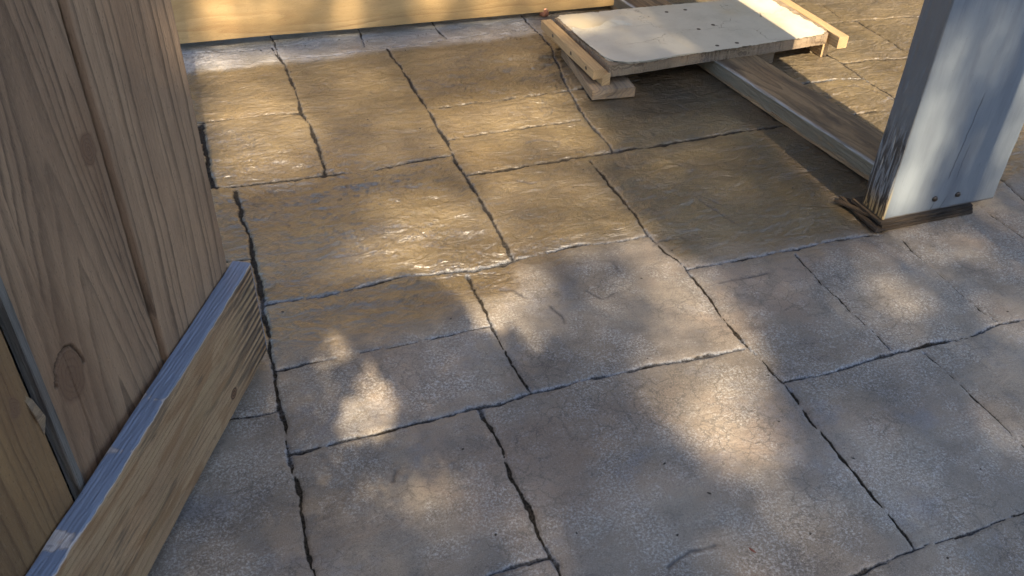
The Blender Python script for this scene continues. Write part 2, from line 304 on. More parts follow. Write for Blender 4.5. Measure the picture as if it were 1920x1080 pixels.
# ------------------------------------------------------------------ materials
def gate_wood_pre(c):
    n = c['n']; kn = n.attr('knot')
    kr = n.math('FRACT', n.math('ADD', n.math('MULTIPLY', n.attr('kring'), 5.0), n.math('MULTIPLY', c['fib'], .5)))
    kc = n.mix(n.mr(kr, .55, .95, 0, .6), (.15, .09, .055), (.055, .034, .024))
    c['col'] = n.mix(n.math('MULTIPLY', kn, .85), c['col'], kc)
    c['col'] = n.mix(n.math('MULTIPLY', n.attr('kedge'), .9), c['col'], (.02, .014, .01))
    c['col'] = n.mix(n.math('MULTIPLY', n.attr('halo'), .3), c['col'], (.19, .10, .05))
    c['h'] = n.math('SUBTRACT', c['h'], n.math('MULTIPLY', n.attr('kedge'), 2.0))
    g = n.noise(n.scale(c['p'], (110, 300, 300)), 1, 4, .75)
    c['h'] = n.math('ADD', c['h'], n.math('MULTIPLY', g, 1.3))
    c['col'] = n.mix(n.mr(g, .55, .75, 0, .35), c['col'], (.30, .24, .16))
M_gate = wood('gate_board_wood', (.33, .22, .135), (.245, .158, .097), (.065, .042, .027), freq=1.0, attrib='ring', stain_amt=.25, fiber=.35, pre=gate_wood_pre, bump_d=.0016)
M_gate3 = wood('orange_board_wood', (.23, .145, .068), (.18, .11, .053), (.09, .05, .024), freq=1.0, attrib='ring', stain_amt=.15, fiber=.25, pre=gate_wood_pre)
PAINT_BLUE = (.20, .235, .30)
def kick_pre(c):
    n = c['n']; X, Y, Z = c['X'], c['Y'], c['Z']
    # rust-brown and green preservative bands, steep bandsaw lines near the free end
    b = n.noise(n.scale(c['p'], (4, 15, 15)), 1, 4, .55, .9)
    c['col'] = n.mix(n.mr(b, .48, .6, 0, .65), c['col'], (.21, .115, .052))
    b2 = n.noise(n.scale(n.vmath('ADD', c['p'], (3.3, 1, 8)), (5, 26, 26)), 1, 4, .6, .5)
    c['col'] = n.mix(n.mr(b2, .52, .64, 0, .6), c['col'], (.07, .055, .04))
    b3 = n.noise(n.scale(n.vmath('ADD', c['p'], (13.3, 5, 2)), (3, 20, 20)), 1, 3, .6, .5)
    c['col'] = n.mix(n.mr(b3, .5, .65, 0, .35), c['col'], (.27, .20, .105))
    dk = n.vmath('LENGTH', n.comb(n.math('MULTIPLY', n.math('SUBTRACT', X, .198), .8), n.math('ADD', Y, .088), 0))
    kr = n.math('SINE', n.math('MULTIPLY', n.math('ADD', dk, n.math('MULTIPLY', b, .004)), 1100.0))
    c['col'] = n.mix(n.mr(dk, .015, .011), c['col'], n.mix(n.mr(kr, -.2, .8), (.17, .09, .045), (.05, .028, .018)))
    sw = n.math('SINE', n.math('ADD', n.math('MULTIPLY', Y, 330.0), n.math('MULTIPLY', n.noise(n.scale(c['p'], (5, 25, 25)), 1, 3), 9.0)))
    sm = n.mr(X, .22, .02, 0, 1)
    c['col'] = n.mix(n.math('MULTIPLY', n.mr(sw, -.3, .6), n.math('MULTIPLY', sm, .95)), c['col'], (.06, .045, .035))
    c['h'] = n.math('ADD', c['h'], n.math('MULTIPLY', sw, n.math('MULTIPLY', sm, 1.2)))
    e = n.noise(n.scale(c['p'], (9, 3, 3)), 1, 4, .6)
    edge = n.math('ADD', n.math('MULTIPLY', n.math('SUBTRACT', e, .5), -.025), .129)
    m1 = n.mr(Y, edge, n.math('ADD', edge, .0012))
    m2 = n.mr(n.math('ADD', X, n.math('MULTIPLY', e, .004)), .0055, .0035)
    pm = n.math('MAXIMUM', m1, m2)
    rim = n.math('MULTIPLY', n.mr(Y, n.math('SUBTRACT', edge, .003), edge), n.math('SUBTRACT', 1.0, m1))
    sp = n.vor(n.scale(c['p'], (120, 120, 120)), 1)
    dirt = n.noise(n.scale(c['p'], (14, 60, 60)), 1, 5, .7)
    pc = n.mix(n.mr(dirt, .4, .75, 0, .4), (.15, .185, .25), (.11, .13, .165))
    pc = n.mix(n.math('MULTIPLY', n.math('LESS_THAN', sp, .12), .5), pc, (.09, .09, .1))
    c['col'] = n.mix(n.math('MULTIPLY', rim, .6), c['col'], (.45, .47, .5))
    c['col'] = n.mix(pm, c['col'], pc)
    c['h'] = n.math('ADD', n.math('MULTIPLY', c['h'], n.mr(pm, 0, 1, 1, .06)), n.math('MULTIPLY', pm, .9))
    c['rough'] = n.mr(pm, 0, 1, .75, .5)
M_kick = wood('kick_board_wood', (.385, .265, .15), (.30, .195, .112), (.20, .13, .068), freq=70, pith=(-.35, .1), amp=.04, stain=(.13, .07, .04), stain_amt=.22, fiber=.45, pre=kick_pre, bump_d=.0015)
M_fence = wood('fence_pine', (.42, .285, .13), (.34, .22, .09), (.27, .16, .065), freq=90, pith=(.05, .35), amp=.03, stain=(.26, .16, .08), stain_amt=.35, fiber=.3, rough=.6)
M_batten = wood('batten_pine', (.44, .31, .165), (.37, .25, .125), (.20, .12, .06), freq=90, pith=(.1, .1), stain_amt=.15, fiber=.3, rough=.6)
M_core = wood('weathered_core', (.33, .25, .16), (.25, .18, .11), (.09, .06, .04), freq=150, pith=(.02, .3), stain=(.08, .055, .035), stain_amt=.7, fiber=.7, grey=.3, bump_d=.003)
M_block = wood('block_wood', (.30, .215, .13), (.20, .14, .08), (.07, .045, .03), freq=80, stain=(.05, .04, .03), stain_amt=.7, fiber=.5, grey=.3)
M_ply = wood('plywood_edge', (.055, .036, .02), (.018, .013, .009), (.008, .006, .005), freq=60, stain=(.02, .015, .012), stain_amt=.8, fiber=.8, bump_d=.003)
M_grey_edge = wood('grey_weathered', (.16, .15, .13), (.11, .105, .095), (.05, .045, .04), freq=80, stain_amt=.3, fiber=.5, grey=.5)
def timber_pre(c):
    n = c['n']; Y, Z, X = n.math('MULTIPLY', c['Y'], -1.0), c['Z'], c['X']
    e = n.noise(n.scale(c['p'], (6, 30, 30)), 1, 4, .65)
    side = n.mr(Y, n.math('ADD', n.math('MULTIPLY', e, -.012), -.0855), n.math('ADD', n.math('MULTIPLY', e, -.012), -.083), 1, 0)
    # painted edge face: paint survives except a rotten lower fringe
    rot = n.noise(n.scale(n.vmath('ADD', c['p'], (5, 5, 5)), (7, 30, 30)), 1, 5, .7)
    keep = n.mr(n.math('ADD', Z, n.math('MULTIPLY', n.math('SUBTRACT', rot, .5), .07)), -.028, -.016)
    pc = n.mix(n.mr(e, .4, .7, 0, .6), (.165, .142, .10), (.105, .088, .06))
    c['col'] = n.mix(n.math('MULTIPLY', side, n.math('MULTIPLY', keep, .93)), c['col'], pc)
    rim = n.math('MULTIPLY', n.mr(Y, -.075, -.09), n.mr(Z, .026, .031))
    c['col'] = n.mix(n.math('MULTIPLY', rim, n.mr(rot, .35, .55, .2, .8)), c['col'], (.38, .37, .35))
    ds = n.noise(n.scale(n.vmath('ADD', c['p'], (15, 5, 5)), (3, 22, 22)), 1, 4, .6)
    c['col'] = n.mix(n.math('MULTIPLY', n.mr(ds, .46, .66, 0, .6), n.math('SUBTRACT', 1.0, side)), c['col'], (.055, .04, .028))
M_timber = wood('timber_beam_wood', (.30, .195, .10), (.21, .13, .065), (.10, .06, .032), freq=120, pith=(.03, .25), stain=(.07, .045, .03), stain_amt=.5, fiber=.5, pre=timber_pre, bump_d=.002)

def post_mat():
    n = N('post_paint'); co = n.coord(); X, Y, Z = n.sep(co)   # x up the post, y across the wide face, z out of it
    e = n.noise(n.scale(co, (4, 26, 26)), 1, 5, .6)
    base = n.mix(n.mr(e, .35, .7), (.165, .19, .215), (.13, .15, .175))
    sp = n.vor(n.scale(co, (38, 70, 70)), 1)
    base = n.mix(n.math('MULTIPLY', n.math('LESS_THAN', sp, .07), .6), base, (.08, .09, .10))
    # cracks along the grain on the wide face
    h = n.math('MULTIPLY', n.noise(n.scale(co, (8, 160, 160)), 1, 3), .35)
    def crack(y0, slope, x0, x1, wdt):
        nonlocal base, h
        wv = n.math('MULTIPLY', n.math('SUBTRACT', n.noise(n.scale(co, (22, 0, 0)), 1, 3), .5), .014)
        dd = n.math('ABSOLUTE', n.math('SUBTRACT', n.math('ADD', Y, wv), n.math('MULTIPLY_ADD', X, slope, y0)))
        mm = n.math('MULTIPLY', n.mr(dd, wdt, wdt * .35), n.math('MULTIPLY', n.mr(X, x0, x0 + .02), n.mr(X, x1, x1 - .05)))
        base = n.mix(n.math('MULTIPLY', mm, .9), base, (.04, .042, .05)); h = n.math('SUBTRACT', h, n.math('MULTIPLY', mm, 2.0))
    crack(-.012, .06, .10, .40, .0014); crack(.022, .03, .10, .24, .0009); crack(-.035, .25, -.01, .045, .0016); crack(.0, .35, -.01, .06, .0012)
    # knot bump high on the face and small one low
    for kx, ky, rr in ((.14, .10, .008), (.60, .06, .012)):
        dk = n.vmath('LENGTH', n.comb(n.math('MULTIPLY', n.math('SUBTRACT', X, kx), .6), n.math('SUBTRACT', Y, ky), 0))
        mk = n.mr(n.math('ADD', dk, n.math('MULTIPLY', n.noise(n.scale(co, (90, 90, 90)), 1, 2), .008)), rr, rr * .5)
        h = n.math('ADD', h, n.math('MULTIPLY', mk, .9)); base = n.mix(n.math('MULTIPLY', mk, .3), base, (.12, .14, .16))
    # rough end-grain side: worn to bare furrowed timber near the base
    side = n.mr(Y, -.2085, -.2105)
    low = n.mr(n.math('ADD', X, n.math('MULTIPLY', e, .12)), .40, .28)
    fur = n.noise(n.scale(co, (11, 10, 110)), 1, 4, .62, .5)
    fl = n.mr(fur, .45, .58)
    sidec = n.mix(.62, base, (.085, .08, .072))
    worn = n.mix(fl, (.045, .042, .04), (.19, .195, .20))
    worn = n.mix(n.mr(n.math('ADD', X, n.math('MULTIPLY', fur, .10)), .15, .07), worn, n.mix(fl, (.035, .022, .012), (.38, .24, .10)))
    sidec = n.mix(low, sidec, worn)
    col = n.mix(side, base, sidec)
    h = n.math('ADD', h, n.math('MULTIPLY', n.math('MULTIPLY', fur, side), n.mr(low, 0, 1, .6, 5.0)))
    ed = n.mr(n.math('ADD', X, n.math('MULTIPLY', e, .01)), .012, .006)
    col = n.mix(n.math('MULTIPLY', ed, .8), col, (.06, .045, .03))
    # yellowed edge strip on the front corner low down
    ye = n.math('MULTIPLY', n.mr(Y, -.199, -.207), n.mr(X, .13, .06))
    col = n.mix(n.math('MULTIPLY', n.math('MULTIPLY', ye, n.math('SUBTRACT', 1.0, side)), .7), col, (.34, .27, .13))
    return n.set(color=col, rough=.42, normal=n.bump(h, .0022), spec=.4)
M_post = post_mat()
def veneer_mat(nm='paper_faced_sheet', ca=(.53, .475, .365), cb=(.46, .41, .31)):
    n = N(nm); co = n.coord()
    a = n.noise(co, 7, 6, .7); b = n.noise(co, 60, 3, .6); c = n.noise(n.vmath('ADD', co, (4, 4, 0)), 3.0, 4)
    col = n.mix(n.mr(a, .4, .7), ca, cb)
    col = n.mix(n.mr(c, .52, .7, 0, .6), col, (.50, .40, .24))
    sp = n.vor(co, 42)
    col = n.mix(n.math('MULTIPLY', n.math('LESS_THAN', sp, .10), n.mr(a, .4, .6, 0, .6)), col, (.22, .15, .09))
    cr = n.vor(n.vmath('ADD', n.scale(co, (1, 1.6, 1)), n.math('MULTIPLY', n.noise(co, 12, 3), .25)), 2.3, 'DISTANCE_TO_EDGE')
    ck = n.math('MULTIPLY', n.mr(cr, .006, .002), n.mr(n.noise(co, 4, 1), .52, .6))
    col = n.mix(n.math('MULTIPLY', ck, .6), col, (.16, .12, .08))
    smud = n.noise(n.scale(n.vmath('ADD', co, (9, 2, 0)), (1, 2.2, 1)), 16, 5, .7, 1.0)
    col = n.mix(n.mr(smud, .62, .75, 0, .45), col, (.30, .23, .15))
    h = n.math('ADD', n.math('MULTIPLY', a, .8), n.math('MULTIPLY', b, .25))
    return n.set(color=col, rough=.5, normal=n.bump(n.math('SUBTRACT', h, ck), .0016), spec=.45)
M_ven = veneer_mat()
M_ven2 = veneer_mat('grey_paper_layer', (.50, .46, .37), (.44, .40, .32))
def simple(name, c1, c2, scale=30, rough=.6, metal=0, bd=.001):
    n = N(name); co = n.coord(); a = n.noise(co, scale, 5, .65)
    return n.set(color=n.mix(n.mr(a, .35, .65), c1, c2), rough=rough, metal=metal, normal=n.bump(a, bd))
M_steel = simple('dark_screw', (.10, .085, .07), (.05, .04, .035), 300, .45, .8, .0004)
M_hole = simple('hole_dark', (.10, .07, .045), (.05, .035, .025), 200, .9)
M_copper = simple('copper', (.62, .30, .18), (.45, .19, .11), 90, .38, .9, .0006)
M_tarp = simple('blue_black_plastic', (.025, .045, .085), (.012, .018, .034), 22, .35, 0, .004)
M_leaf = simple('leaf', (.05, .09, .022), (.075, .12, .03), 6, .6)
M_hedge = simple('hedge_leaf', (.022, .034, .010), (.035, .05, .014), 6, .7)
M_bark = simple('bark', (.12, .09, .06), (.06, .045, .03), 12, .9, 0, .02)
M_chip = simple('wood_chip', (.62, .45, .25), (.45, .30, .15), 200, .8)
M_red = simple('red_brown_leaf', (.16, .045, .025), (.10, .03, .02), 200, .7)
M_crumb = simple('dark_crumb', (.05, .04, .03), (.03, .025, .02), 200, .9)

def floor_mat():
    n = N('stamped_concrete'); co = n.coord(); X, Y, Z = n.sep(co)
    g = n.attr('groove'); pale = n.attr('pale'); cl = n.attr('cleft'); wet = n.attr('wet'); dust = n.attr('dust'); tone = n.attr('tone'); soil = n.attr('soil')  # soil is a painted shade mask, not earth on the slabs
    n1 = n.noise(co, 3.2, 5, .62, .4); n2 = n.noise(n.vmath('ADD', co, (7, 3, 1)), 9, 6, .68, .3); n3 = n.noise(n.scale(co, (1, 1.6, 1)), 420, 2, .7)
    n4 = n.noise(co, 165, 4, .85); n5 = n.noise(n.vmath('ADD', co, (17, 9, 1)), 2.1, 4, .6)
    # sealed, still-damp zone: deep golden brown.  unsealed zone: pinkish grey with bloom
    wc = n.mix(n.mr(n1, .35, .65), (.125, .086, .033), (.078, .053, .022))
    wc = n.mix(n.mr(n2, .45, .7, 0, .7), wc, (.055, .038, .021))
    wc = n.mix(n.mr(n5, .5, .68, 0, .5), wc, (.16, .105, .042))
    dc = n.mix(n.mr(n1, .36, .64), (.245, .203, .155), (.205, .172, .138))
    dc = n.mix(n.mr(n5, .46, .64, 0, .75), dc, (.265, .195, .145))
    dc = n.mix(n.mr(n2, .47, .7, 0, .65), dc, (.125, .108, .095))
    blo = n.math('MULTIPLY', n.mr(n4, .51, .57), n.mr(n.noise(n.vmath('ADD', co, (2, 30, 1)), 5.5, 6, .76), .44, .58))
    dc = n.mix(n.math('MULTIPLY', blo, .7), dc, (.46, .45, .425))
    blu = n.mr(n.noise(n.vmath('ADD', co, (21, 13, 1)), 4.2, 5, .7), .54, .68, 0, .5)
    dc = n.mix(blu, dc, (.20, .205, .225))
    crk = n.vor(n.vmath('ADD', co, n.vmath('SCALE', n.noise(co, 16, 4, .7, col=True), None)), 24, 'DISTANCE_TO_EDGE')
    cm = n.math('MULTIPLY', n.mr(crk, .05, .012), n.mr(n.noise(co, 3.5, 3), .46, .6))
    dc = n.mix(n.math('MULTIPLY', cm, .65), dc, (.085, .075, .065))
    dfl = n.math('MULTIPLY', n.mr(n4, .47, .41), n.mr(n2, .4, .6, .25, .8))
    dc = n.mix(dfl, dc, (.10, .088, .078))
    wgr = n.noise(n.scale(co, (.6, 1.8, 1)), 60, 4, .75, .5)
    wc = n.mix(n.mr(wgr, .55, .66, 0, .5), wc, (.22, .16, .07)); wc = n.mix(n.mr(wgr, .46, .36, 0, .8), wc, (.022, .016, .01))
    col = n.mix(wet, dc, wc)
    col = n.mix(n.math('MULTIPLY', dust, .85), col, n.mix(n.mr(n2, .4, .6), (.43, .42, .41), (.33, .32, .30)))
    col = n.mix(n.mr(tone, -.6, .6, 0, 1), n.mix(.35, col, (.03, .022, .014)), n.mix(.12, col, (.5, .42, .3)))
    col = n.mix(n.mr(n3, .56, .74, 0, .5), col, (.5, .46, .4)); col = n.mix(n.mr(n3, .44, .28, 0, .65), col, (.04, .032, .025))
    col = n.mix(n.math('MULTIPLY', soil, .85), col, n.mix(n.mr(n2, .4, .6), (.045, .03, .02), (.075, .052, .03)))  # shade of the post and platform mixed into the floor colour
    col = n.mix(n.math('MULTIPLY', cl, .85), col, (.05, .045, .045))
    gd = n.mix(n.mr(n4, .4, .6), (.012, .010, .008), (.045, .037, .028))
    gp = n.mix(n.mr(n4, .42, .58), (.10, .105, .115), (.27, .285, .31))
    pn = n.mr(n.noise(n.scale(co, (1, 3, 1)), 14, 4, .7), .36, .56)
    gm = n.mr(g, .35, .75)
    rimm = n.math('MULTIPLY', n.mr(n.math('ABSOLUTE', n.math('SUBTRACT', g, .33)), .27, .10), n.math('MULTIPLY', pale, pn))
    col = n.mix(n.math('MULTIPLY', rimm, .5), col, gp)
    gcol = n.mix(n.math('MULTIPLY', pale, n.math('MULTIPLY', pn, n.mr(g, 1.0, .55, .15, .9))), gd, gp)
    col = n.mix(gm, col, gcol)
    ro = n.mix(wet, n.mr(n2, .3, .7, .52, .68), n.mr(n1, .3, .7, .36, .5))
    ro = n.mix(n.math('MAXIMUM', gm, n.math('MULTIPLY', dust, .7)), ro, .75)
    h = n.math('ADD', n.math('MULTIPLY', n.noise(n.scale(co, (.95, 1.25, 1)), 64, 4, .66, .7), .68), n.math('MULTIPLY', n.noise(n.scale(co, (.7, 1.3, 1)), 15, 4, .62, .9), 2.5))
    h = n.math('SUBTRACT', h, n.math('MULTIPLY', cm, n.mr(wet, 0, 1, .12, 0)))
    nb = n.t.nodes.new('ShaderNodeBump'); n._in(nb.inputs['Height'], h); nb.inputs['Distance'].default_value = .0052
    n._in(nb.inputs['Strength'], n.mr(wet, 0, 1, .32, 1.0))
    n.set(color=col, rough=ro, normal=nb.outputs[0], spec=n.math('MULTIPLY', n.mr(wet, 0, 1, .40, .7), n.mr(gm, 0, 1, 1, .1)), coat=n.math('MULTIPLY', wet, n.mr(g, .05, .4, 1.0, .0)), coatr=.30, coatn=nb.outputs[0])
    n.b.inputs['Coat IOR'].default_value = 1.62
    return n.m
M_floor = floor_mat()
for nd in M_floor.node_tree.nodes:
    if nd.type == 'VECT_MATH' and nd.operation == 'SCALE': nd.inputs['Scale'].default_value = .06

# ------------------------------------------------------------------ the patio: one stamped-concrete sheet
def seg_dist(px, py, pts, reach):
    best = np.full(px.shape, 9.0)
    for (ax, ay), (bx, by) in zip(pts[:-1], pts[1:]):
        i = np.where((px > min(ax, bx) - reach) & (px < max(ax, bx) + reach) & (py > min(ay, by) - reach) & (py < max(ay, by) + reach))[0]
        if not len(i): continue
        x, y = px[i], py[i]; dx, dy = bx - ax, by - ay; L = dx * dx + dy * dy + 1e-12
        t = np.clip(((x - ax) * dx + (y - ay) * dy) / L, 0, 1)
        best[i] = np.minimum(best[i], np.hypot(x - ax - t * dx, y - ay - t * dy))
    return best
def build_floor():
    xs = np.arange(-1.0, 4.2, .0042)
    ys = [.45]
    while ys[-1] < 4.4: ys.append(ys[-1] + .0026 + .0011 * ys[-1])
    ys = np.array(ys)
    grow = np.array([.02, .06, .15, .4, 1, 2.5, 6, 14, 30])
    xs = np.concatenate([xs[0] - grow[::-1], xs, xs[-1] + grow]); ys = np.concatenate([ys[0] - grow[::-1], ys, ys[-1] + grow])
    X, Y = np.meshgrid(xs, ys); x, y = X.ravel(), Y.ravel()
    wx = x + perlin(x * 9, y * 9, 50) * .010 + perlin(x * 38, y * 38, 51) * .0035 + perlin(x * 95, y * 95, 53) * .0022
    wy = y + perlin(x * 9, y * 9, 52) * .010 + perlin(x * 38, y * 38, 54) * .0035 + perlin(x * 95, y * 95, 55) * .0022
    gro = np.zeros(len(x)); pale = np.zeros(len(x)); pil = np.zeros(len(x))
    for pts, wd, e in JOINTS:
        d = seg_dist(wx, wy, pts, .08)
        wv = wd * (.40 + .10 * (y > 1.9)) * np.clip(1 + 1.3 * perlin(x * 12, y * 12, 60) + .9 * perlin(x * 41, y * 41, 62), .18, 2.2)
        g_ = 1 - sstep(.15, 1.35, d / np.maximum(wv * 1.25, .001))
        gro = np.maximum(gro, g_)
        pale = np.maximum(pale, e * (d < .035))
        pil = np.maximum(pil, np.exp(-(d / .014)**2))
    cle = np.zeros(len(x))
    for pts in CLEFTS:
        d = seg_dist(wx, wy, pts, .04)
        cle = np.maximum(cle, (1 - sstep(.0, .0075, d)) * np.clip(.75 + 1.6 * perlin(x * 14, y * 14, 70), 0, 1))
    # slate skin: terraced flakes, streaks along x, fine grain
    f = fbm(x * 1.9, y * 3.4, 1, 6, .55)
    def terr(f, k, edge):
        q = f * k; fl = np.floor(q); fr = q - fl
        return (fl + sstep(1 - edge, 1, fr)) / k
    T1 = terr(f, 7.0, .10); T2 = terr(fbm(x * 3.1 + 9, y * 6.5, 20, 5, .6), 6.0, .16)
    amp = sstep(-.1, .35, perlin(x * 1.3, y * 1.3, 33)) * .7 + .3
    wetline = 1.80 + .09 * perlin(x * 2.2, y * 2.2 + 5, 80) + .05 * perlin(x * 9, y * 9, 81)
    wetline = wetline - .05 * (1 - sstep(.25, .75, x)) + .15 * sstep(.66, .74, x) * (1 - sstep(1.14, 1.2, x)) - .04 * sstep(1.14, 1.2, x)
    wetx = np.where(x > 1.86, 1.90 + .25 * perlin(x * 2, y * 2, 82), wetline)
    wet = sstep(-.09, .10, y - wetx)
    relief = (.25 + .75 * wet)
    z = T1 * .0200 * amp * relief + T2 * .0100 * amp * relief + fbm(x * 14, y * 26, 40, 5, .65) * .0020 * relief + fbm(x * 5, y * 5, 44, 3) * .0012
    z -= pil * (.0016 - .0011 * wet); z -= gro * .0062; z -= cle * .0028
    def tedge(f, k, e):
        q = f * k; q = q - np.floor(q); return sstep(1 - e, 1 - e * .5, q) * (1 - sstep(1 - e * .3, 1, q))
    te = np.maximum(tedge(fbm(x * 1.9, y * 3.4, 1, 6, .55), 7.0, .12), tedge(fbm(x * 3.1 + 9, y * 6.5, 20, 5, .6), 6.0, .14)) * amp * sstep(-.12, .12, perlin(x * 4, y * 5, 61))
    cle = np.maximum(cle, te * .95 * (.3 + .7 * wet))
    far = (x < -1.0) | (x > 4.2) | (y < .45) | (y > 4.42)
    z[far] = -.002
    dustm = sstep(3.47, 3.55, y + .03 * perlin(x * 5, y * 5, 90)) * (1 - sstep(1.3, 1.75, x)) * (1 - sstep(3.85, 4.0, y))
    soil = np.maximum((1 - sstep(-.02, .03, np.abs(x - 1.95) - .14)) * sstep(1.72, 1.80, y), .75 * sstep(1.30, 1.45, x + .06 * perlin(x * 5, y * 5, 93)) * sstep(2.50, 2.64, y + .10 * perlin(x * 4, y * 4, 92)) * (1 - sstep(2.15, 2.2, x)))  # painted shade: strip in the post's shadow, and ground before the platform
    me = grid_mesh(np.column_stack([x, y, z]), len(xs), len(ys))
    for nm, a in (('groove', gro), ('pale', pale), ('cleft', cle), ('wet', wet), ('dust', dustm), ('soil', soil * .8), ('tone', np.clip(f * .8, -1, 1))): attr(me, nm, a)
    me.polygons.foreach_set("use_smooth", np.ones(len(me.polygons), dtype=bool))
    o = link_mesh('patio', me, M_floor); tag(o, 'stamped concrete patio in an ashlar slate pattern', kind='structure')
build_floor()

# ------------------------------------------------------------------ open gate on the left
GA = Vector((-.044, 1.735, 0)); GD = Vector((.45704, .88945, 0)); GN = Vector((.88945, -.45704, 0)); UP = Vector((0, 0, 1))
gate = empty('timber_gate', (GA.x, GA.y, 0), 'open timber gate of rough brown vertical boards at the left', 'gate')
def gate_board(name, s0, s1, z0, z1, off, th, mat, seed, knots, cath=None, parent=gate, skew=0.0):
    """front face gridded with ring / knot attributes; local x up, y along the gate, z out of its face"""
    W = s1 - s0; H = z1 - z0; zv = 1.45
    nx = int(min(H, zv) / .0035); ny = max(8, int(W / .003))
    xs = np.linspace(0, min(H, zv), nx); 
    if H > zv: xs = np.append(xs, H); nx += 1
    ys = np.linspace(0, W, ny)
    # rows = y, cols = x  -> wrap the long edges round to the back
    r = .0025
    prof = [(-.0, -th), (0, -th * .5), (0, -r)] + [(r + (W - 2 * r) * i / (ny - 1), 0.0) for i in range(ny)] + [(W, -r), (W, -th * .5), (W, -th), (0, -th)]
    P = np.array(prof); k = len(P)
    PX, PY = np.meshgrid(xs, P[:, 0]); _, PZ = np.meshgrid(xs, P[:, 1])
    x, y, z = PX.ravel(), PY.ravel(), PZ.ravel()
    front = (z > -1e-6)
    yy = y - W / 2
    wob = perlin(x * 1.1 + seed, y * 2 + seed, 3) * .035 + perlin(x * 5 + seed, y * 14, 5) * .006 + perlin(x * 16 + seed, y * 40, 5) * .0016
    if cath:
        yc, slope, fr = cath
        base = np.sqrt((yy - yc + wob)**2 + .012**2) + slope * x
    else: base = yy + wob; fr = 55
    kn = np.zeros(len(x)); kr = np.zeros(len(x)); ke = np.zeros(len(x)); ha = np.zeros(len(x))
    for (kx, ky, R, st, crk) in knots:
        dx, dy = (x - kx) / st, (yy - ky)
        rho = np.sqrt(dx * dx + dy * dy); 
        lens = np.exp(-(rho / (R * 3.2))**2)
        base = base + np.sign(dy) * R * .75 * lens * np.exp(-np.abs(dy) / (R * 2.2))
        rk = np.sqrt(((x - kx) / (1 + (st - 1) * .35))**2 + dy**2) + perlin(x * 60, y * 60, 9) * .004
        kn = np.maximum(kn, 1 - sstep(R * .72, R * .92, rk)); kr = np.where(rk < R, rk / R, kr)
        ha = np.maximum(ha, np.exp(-(rho / (R * 2.2))**2))
        if crk:
            ang = np.arctan2(dy, -(x - kx)); sel = sstep(-.6, -.3, np.cos(ang + crk - 3.14))
            ke = np.maximum(ke, (1 - sstep(.0012, .0034, np.abs(rk - R * .86))) * (np.cos(ang - crk) > .0))
    ring = base * fr + perlin(base * 14 + seed, base * 0 + seed, 2) * 2.2 + perlin(base * 45 + seed, base * 0 + seed, 12) * .5
    fr_ = ring - np.floor(ring)
    dz = np.where(front, -.0011 * sstep(.5, .88, fr_) * (1 - sstep(.92, 1.0, fr_)) + .0010 * perlin(x * 40, y * 120, 6) + .0022 * perlin(x * 2, y * 6 + seed, 8) - ke * .004, 0)
    dys = np.where(~front, perlin(x * 9, x * 0 + seed, 4) * .0016 + perlin(x * 45, x * 0 + seed, 4) * .0006, 0)
    V = np.column_stack([x, y + dys + skew * x, z + dz])
    me = grid_mesh(V, nx, k)
    for nm, a in (('ring', ring), ('knot', kn), ('kring', kr), ('kedge', ke), ('halo', ha)): attr(me, nm, a)
    me.polygons.foreach_set("use_smooth", np.ones(len(me.polygons), dtype=bool))
    bm = bmesh.new(); bm.from_mesh(me)
    bmesh.ops.remove_doubles(bm, verts=bm.verts[:], dist=1e-5)
    bmesh.ops.holes_fill(bm, edges=[e for e in bm.edges if e.is_boundary], sides=0)
    bmesh.ops.recalc_face_normals(bm, faces=bm.faces); bm.to_mesh(me); bm.free()
    org = GA + GD * s1 + GN * off + UP * z0
    return link_mesh(name, me, mat, parent, frame(org, UP, -GD))
gate_board('board', -.300, .004, .04, 2.1, -.0008, .022, M_gate, 3, [], cath=(.25, -.02, 38), skew=.0)
b2 = gate_board('board', -.618, -.305, .04, 2.1, -.0125, .022, M_gate, 8, [(.43, .090, .044, 2.2, 3.3), (.735, -.124, .027, 2.0, 0), (1.05, .10, .02, 2.2, 0)], cath=(-.03, .10, 42))
tag(b2, 'middle gate board with a large cracked knot near its foot')
b3 = gate_board('board', -.96, -.660, .04, 2.1, -.001, .022, M_gate3, 14, [(.50, -.115, .014, 3.0, 0)], cath=(.05, -.05, 45))
tag(b3, 'smoother orange-brown gate board beyond the gap')
gate_board('board', -1.28, -.965, .04, 2.1, -.001, .022, M_gate3, 21, [], cath=(.0, .05, 45))
for z in (.95, 1.85):
    slab('rail', M_gate3 if False else M_batten, frame(GA + GD * -1.28 + GN * -.050 + UP * z, GD, None, GN), 1.28, .09, .045, gate, n=8)
kb = slab('kick_board', M_kick, frame(GA + GD * .024 + GN * .0235 + UP * .1625, -GD, UP), 1.45, .265, .045, gate, r=.004, n=60, jit=.0009, warp=.004, sub=10, seed=4)
# dark weathered edge strip and splinter beside the gap
slab('edge_strip', M_grey_edge, frame(GA + GD * -.628 + GN * -.014 + UP * .04, UP, GD), 2.05, .016, .020, gate, r=.002, n=30, jit=.0008)
me = bpy.data.meshes.new('splinter'); bm = bmesh.new()
pp = [(0, 0), (.012, .03), (.004, .075), (-.010, .10), (-.006, .05)]
vs = [bm.verts.new((.655 * 0 + a, b, .004 * math.sin(b * 40))) for a, b in pp]; f = bm.faces.new(vs)
ex = bmesh.ops.extrude_face_region(bm, geom=[f]); bmesh.ops.translate(bm, vec=(0, 0, .003), verts=[g for g in ex['geom'] if isinstance(g, bmesh.types.BMVert)])
bmesh.ops.recalc_face_normals(bm, faces=bm.faces); bm.to_mesh(me); bm.free()
link_mesh('splinter', me, M_block, gate, frame(GA + GD * -.664 + GN * -.003 + UP * .45, GD, UP))

